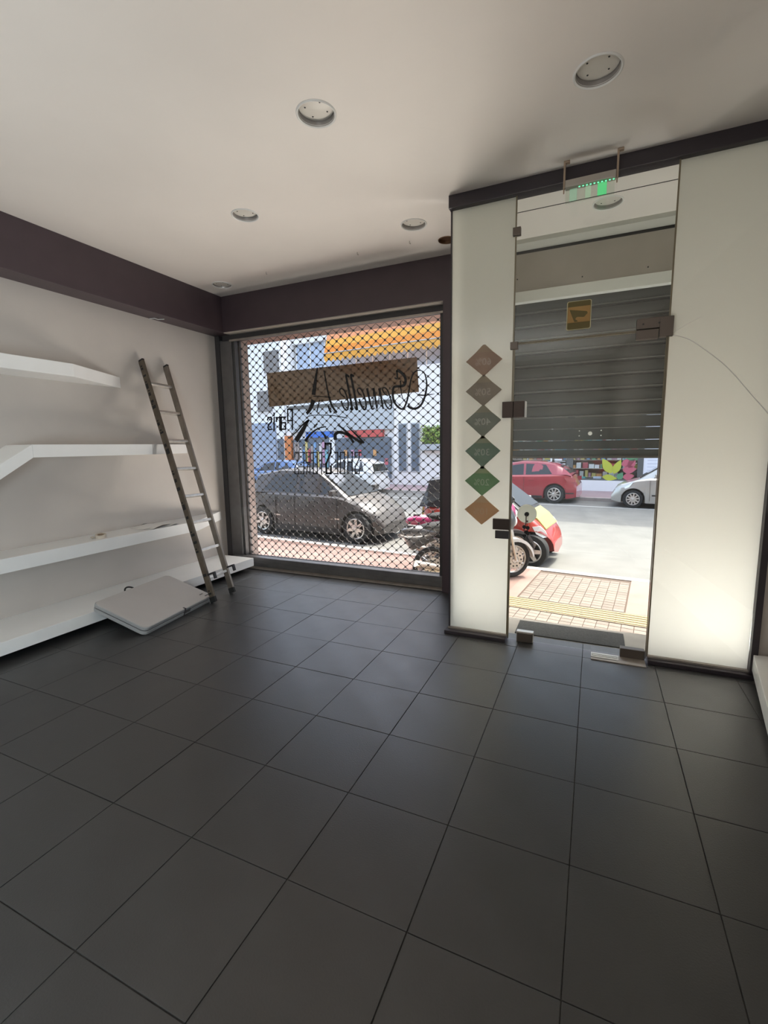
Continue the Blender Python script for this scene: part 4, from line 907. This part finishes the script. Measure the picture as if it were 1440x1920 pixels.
p_bw = M('bike_white', (.60, .60, .58), .35, coat=.6); p_bm = M('bike_magenta', (.30, .02, .10), .3, coat=.8); p_bk = M('bike_black', (.03, .03, .032), .35, coat=.5)
bike('motorcycle with a white front fender standing beside the glass entrance', -1.40, -1.63, TH+R(45), p_bk, p_bw)
bike('motorcycle with a magenta tail at the right edge of the grilled window', -1.74, -.72, TH+R(32), p_bm, p_bk)

# ------------------------------------------------------------------ buildings across the street
DF = 13.4
m_fw = M('facade_white', (.80, .80, .78), .8, noise=(1.2, .03)); m_fb = M('facade_blue_glass', (.40, .48, .60), .4, noise=(.8, .1)); m_fg = M('facade_grey', (.42, .44, .45), .6)
m_wgrey = M('shutter_grey', (.20, .19, .18), .6); m_wpane = M('far_pane', (.12, .15, .19), .08, spec=.9); m_dkf = M('shop_frame', (.10, .105, .10), .5)
def fbox(name, mat, parent, s0, s1, z0, z1, d0, d1, **k): return sbox(G(), s0, s1, DF+d0, DF+d1, z0, z1).build(name, mat, parent, **k)
def building(label, s): return thing('building', label, 'building', W(s, DF, ZS))
bA = building('white apartment building with grey shutters at the far left across the street', -22)
fbox('wall', m_fw, bA, -34, -17.55, ZS, 12, 0, 8)
for s0, s1, z0, z1 in ((-18.85, -17.70, 5.8, 7.0), (-19.5, -18.35, 3.6, 4.8), (-22.0, -20.9, 5.8, 7.0), (-22.0, -20.9, 3.4, 4.8)):
    w = fbox('window', m_fw, bA, s0-.06, s1+.06, z0-.06, z1+.06, -.06, 0); fbox('shutter', m_wgrey, w, s0, s1, z0, z1, -.09, -.06)
sd_ = fbox('shop_shutter', M('shop_shutter_blue', (.30, .36, .46), .5, .2), bA, -22.5, -18.2, ZS, 2.95, -.08, 0)
for k in range(14): fbox('slat', MATS['shop_shutter_blue'], sd_, -22.5, -18.2, ZS+.04+k*.24, ZS+.24+k*.24, -.10, -.08)
fbox('door', m_wpane, bA, -18.1, -17.65, ZS, 2.0, -.05, 0)
bB = building('building with light blue glass upper floor and a grey shop sign across the street', -13.8)
fbox('wall', m_fw, bB, -17.5, -10.25, ZS, 5.3, .1, 8)
fbox('wall', m_fw, bB, -17.5, -7.6, 5.3, 9.6, 1.2, 8)
ub = fbox('glass_front', m_fb, bB, -17.4, -7.7, 5.45, 7.40, 1.1, 1.2)
for k in range(10): fbox('mullion', m_fw, ub, -17.4+k*1.05, -17.34+k*1.05, 5.45, 7.40, 1.06, 1.1)
fbox('cornice', m_fw, bB, -17.5, -7.6, 7.4, 7.9, .9, 1.2)
rail_ = fbox('balcony_rail', m_fg, bB, -17.4, -10.3, 5.28, 5.34, .12, .16)
for k in range(24): fbox('baluster', m_fg, rail_, -17.3+k*.3, -17.27+k*.3, 4.75, 5.28, .12, .16)
fs_ = fbox('sign_board', M('sign_grey', (.44, .47, .48), .5), bB, -17.0, -10.26, 2.35, 3.62, -.12, .1)
for k in range(4): fbox('panel_joint', m_fg, fs_, -17.0+1.7*k, -16.97+1.7*k, 2.35, 3.62, -.125, -.12)
fbox('fascia', M('fascia_dark', (.09, .09, .085), .5), bB, -17.0, -10.26, 3.62, 3.80, -.16, .1)
fbox('blue_sign', M('sign_blue', (.04, .16, .55), .45), bB, -15.9, -14.1, 2.02, 2.34, -.10, .1)
fbox('red_fascia', M('sign_red', (.50, .07, .06), .45), bB, -13.2, -10.9, 1.98, 2.33, -.14, .1)
fbox('orange_panel', M('panel_orange', (.55, .18, .05), .5), bB, -17.49, -17.02, ZS+.9, 2.16, -.10, .1)
sw_ = fbox('shop_window', m_wpane, bB, -16.9, -14.3, ZS+.4, 1.95, -.04, .1)
random.seed(11)
cols = [(.5,.1,.12), (.55,.45,.15), (.15,.3,.5), (.6,.58,.55), (.12,.35,.2), (.45,.25,.35), (.6,.3,.1), (.3,.25,.22), (.2,.45,.5)]
gm = [M('goods_%s' % 'abcdefghi'[i], c, .5) for i, c in enumerate(cols)]
for k in range(12):
    a = -16.8+k*.2; fbox('display_item', random.choice(gm), sw_, a, a+.16, .1+random.random()*.8, 1.1+random.random()*.8, -.07, -.04)
s2_ = fbox('shop_window', m_wpane, bB, -13.9, -10.5, ZS+.3, 1.95, -.04, .1)
for k in range(14):
    a = -13.8+k*.23; z = random.choice((.1, .55, 1.0, 1.4)); fbox('poster', random.choice(gm+[m_fw]*5), s2_, a, a+.19, z, z+.32, -.06, -.04)
fbox('door_frame', m_fw, bB, -14.3, -13.95, ZS, 2.0, -.06, .1)
# orange awning under the cornice
aw = thing('awning', 'large orange and yellow striped awning with a scalloped edge across the street', 'awning', W(-11, DF, 7.3))
m_or = [film('awning_orange', (.86, .40, .10), .45), film('awning_yellow', (.90, .56, .14), .45), film('awning_peach', (.85, .46, .25), .45)]
prof = [(.18, 7.85), (.06, 7.48), (-.06, 7.11), (-.18, 6.74), (-.30, 6.38)]
for k in range(4):
    (da, za), (db, zb_) = prof[k], prof[k+1]
    v = [W(-14.3, DF+da, za), W(-7.4, DF+da, za), W(-7.4, DF+db, zb_), W(-14.3, DF+db, zb_)]
    G().add(v+[p+Vector((0,0,-.012)) for p in v], [(0,1,2,3), (7,6,5,4), (0,4,5,1), (1,5,6,2), (2,6,7,3), (3,7,4,0)]).build('stripe', m_or[(1, 2, 1, 0)[k]], aw)
val = []
for i in range(0, 24):
    a = -14.3+i*6.9/23; val.append(a)
pts = [(-14.3, 6.38)]+[(-14.3+6.9*i/138, 6.10-.16*abs(math.sin(math.pi*i/6))) for i in range(139)]+[(-7.4, 6.38)]
G().prism(pts, W(0, DF-.30, 0), UX, EZ, UY*.012).build('valance', m_or[1], aw)
G().tube([W(-14.3, DF-.3, 6.38), W(-7.4, DF-.3, 6.38)], .03, 8).tube([W(-14.2, DF+1.1, 6.2), W(-14.2, DF-.3, 6.38)], .025, 6).tube([W(-7.5, DF+1.1, 6.2), W(-7.5, DF-.3, 6.38)], .025, 6).build('frame', m_fg, aw)
bC = building('plain white building with a green planted opening across the street', -7.5)
fbox('wall', M('facade_cream', (.82, .79, .74), .8, noise=(1.2, .03)), bC, -10.25, -4.75, ZS, 5.3, -.05, 8)
fbox('wall', m_fw, bC, -7.6, -4.75, 5.3, 15.5, .05, 8)
pb = fbox('planted_opening', M('opening_green', (.10, .15, .08), .8), bC, -8.65, -7.05, 1.28, 2.35, -.07, -.05)
for z in (1.25, 2.38): fbox('sill', m_fw, pb, -8.7, -7.0, z-.03, z, -.20, -.05)
for a in (-10.0, -9.3): 
    w = fbox('window', m_fg, bC, a, a+.5, .2, 2.6, -.09, -.05); fbox('pane', m_wpane, w, a+.05, a+.45, .25, 2.55, -.10, -.09)
random.seed(3)
def shrub(label, s0, s1, z0, z1, d0, n):
    t = thing('shrub', label, 'plant', W((s0+s1)/2, DF+d0, z0))
    lv = [M('leaf_green', (.16, .26, .05), .5), M('leaf_lime', (.36, .46, .10), .5)]
    g = G()
    for k in range(n):
        c = W(random.uniform(s0, s1), DF+d0+random.uniform(-.15, .1), random.uniform(z0+.15, z1))
        a = Vector((random.gauss(0, 1), random.gauss(0, 1), random.gauss(0, 1))).normalized(); b = a.orthogonal().normalized(); l = random.uniform(.06, .11)
        g.add([c-a*l, c+b*l*.45, c+a*l, c-b*l*.45], [(0, 1, 2, 3)], 0 if random.random() < .6 else 1)
    tag(g.build('leaves', lv, t), kind='stuff')
    sbox(G(), s0-.05, s1+.05, DF+d0-.17, DF+d0+.05, z0-.12, z0+.16).build('planter', m_fg, t)
shrub('leafy green plant in the opening of the white building across the street', -8.6, -7.1, 1.40, 2.42, -.26, 420)

bD = building('shop with a low white plinth and full display windows across the street', -1.5)
fbox('wall', m_fw, bD, -4.75, 6.5, 2.7, 16.5, 0, 8)
fbox('wall', m_fw, bD, -4.75, 6.5, ZS, 2.7, 1.6, 8)
fbox('wall', m_fw, bD, -4.75, -4.6, ZS, 2.7, 0, 1.6)
fbox('plinth', m_fw, bD, -4.75, 1.35, ZS, -.02, -.05, .3)
fbox('display_floor', m_dkf, bD, -4.6, .8, -.02, .04, 0, 1.6)
for a, b in ((-2.02, -1.76), (.62, .82), (-4.62, -4.50)): fbox('post', m_dkf, bD, a, b, -.02, 2.7, -.05, .08)
fbox('post', m_fw, bD, -2.66, -2.60, -.02, 2.7, -.04, .06)
for a, b in ((-4.5, -2.66), (-2.60, -2.02), (-1.76, .62)): fbox('window', g_clear, bD, a, b, .04, 2.7, 0, .02)
wp = fbox('white_panel', M('panel_white', (.78, .80, .84), .5), bD, .82, 6.5, -.02, 2.7, -.03, .05)
for k in range(7): fbox('line', M('panel_line', (.45, .48, .58), .6), wp, .95, 1.9, .15+k*.13, .165+k*.13, -.035, -.03)
random.seed(21)
ds = thing('display_shelves', 'tall display shelves packed with colourful goods in the shop window across the street', 'shelves', W(-2, DF+1, 0))
for k in range(5): fbox('board', M('display_board', (.45, .38, .30), .6), ds, -4.5, .6, .06+k*.36, .085+k*.36, .55, 1.0)
fbox('back_board', M('display_back', (.30, .26, .22), .8), ds, -4.5, .6, .05, 2.6, 1.0, 1.03)
for k in range(5):
    a = -4.45
    while a < .5:
        w_ = random.uniform(.06, .22); h_ = random.uniform(.10, .28)
        fbox('package', random.choice(gm+[m_fw]), ds, a, a+w_, .085+k*.36, .085+k*.36+h_, .60, .80); a += w_+random.uniform(.01, .10)
# goods close to the glass
def item(nm, label, cat, s, z, w_, h_, mat, grp=None): tag(fbox(nm, mat, None, s, s+w_, z, z+h_, .15, .30, bevel=.01), label, cat, grp)
item('goods_box', 'small turquoise box low in the shop window across the street', 'box', -1.58, .04, .30, .07, M('goods_teal', (.10, .40, .38), .5))
item('goods_box', 'small white and blue box low in the shop window across the street', 'box', -.98, .04, .30, .09, M('goods_pale', (.55, .60, .72), .5))
tg_ = thing('yellow_sign', 'small yellow triangular sign standing in the shop window above the red car', 'sign', W(-3.6, DF+.2, .5))
G().prism([(-3.75, .55), (-3.40, .55), (-3.57, .82)], W(0, DF+.2, 0), UX, EZ, UY*.03).build('board', M('sign_yellow', (.60, .50, .10), .5), tg_)
G().prism([(-2.95, .82), (-2.70, .82), (-2.95, 1.10)], W(0, DF+.2, 0), UX, EZ, UY*.03).build('board', MATS['sign_yellow'], tg_)
item('goods_box', 'light blue box standing in the shop window above the red car roof', 'box', -3.10, .55, .36, .22, M('goods_sky', (.18, .45, .62), .5))
price = thing('price_list', 'white lettered list on the glass of the shop across the street', 'sign', W(-2.3, DF, .5))
for k, (a, b, h_) in enumerate(((-2.50, -2.15, .055), (-2.50, -2.20, .07), (-2.48, -2.06, .02), (-2.40, -2.06, .07), (-2.32, -2.10, .055), (-2.28, -2.10, .045), (-2.34, -2.06, .02), (-2.20, -2.09, .06))):
    fbox('line', m_fw, price, a, b, .95-k*.095-h_, .95-k*.095, -.012, 0)
# leaf decals on the shop glass
m_dy, m_dr_, m_dg = M('decal_lime', (.46, .50, .06), .5), M('decal_red', (.50, .12, .16), .5), M('decal_green', (.10, .28, .14), .5)
dc = thing('leaf_decals', 'large lime, red and green leaf decals on the shop glass across the street', 'decal', W(-.1, DF, .4))
def leaf(s, z, l, w_, ang, mat, curl=.0):
    pts = []
    for i in range(13):
        u_ = i/12; pts.append((l*u_, w_*math.sin(math.pi*u_**.8)))
    for i in range(11, 0, -1):
        u_ = i/12; pts.append((l*u_, -w_*math.sin(math.pi*u_**.8)))
    c, sn = math.cos(R(ang)), math.sin(R(ang))
    pts = [(s+x*c-y*sn, z+x*sn+y*c) for x, y in pts]
    G().prism(pts, W(0, DF-.008, 0), UX, EZ, UY*.006).build('leaf', mat, dc)
for a in ((-.28, .28, .70, .17, 122, m_dy), (-.22, .26, .62, .14, 66, m_dy), (-.62, .14, .55, .12, -8, m_dy), (.05, .62, .50, .16, 20, m_dr_), (.10, .42, .50, .17, 5, m_dr_), (.32, .50, .42, .14, 62, m_dr_), (.12, .12, .42, .13, 10, m_dr_), (.18, .92, .62, .17, 5, m_dg), (-.05, .04, .32, .12, 60, m_dg)): leaf(*a)
bE = building('tall plain building further right across the street', 12)
fbox('wall', m_fw, bE, 6.5, 22, ZS, 16.5, 0, 8)
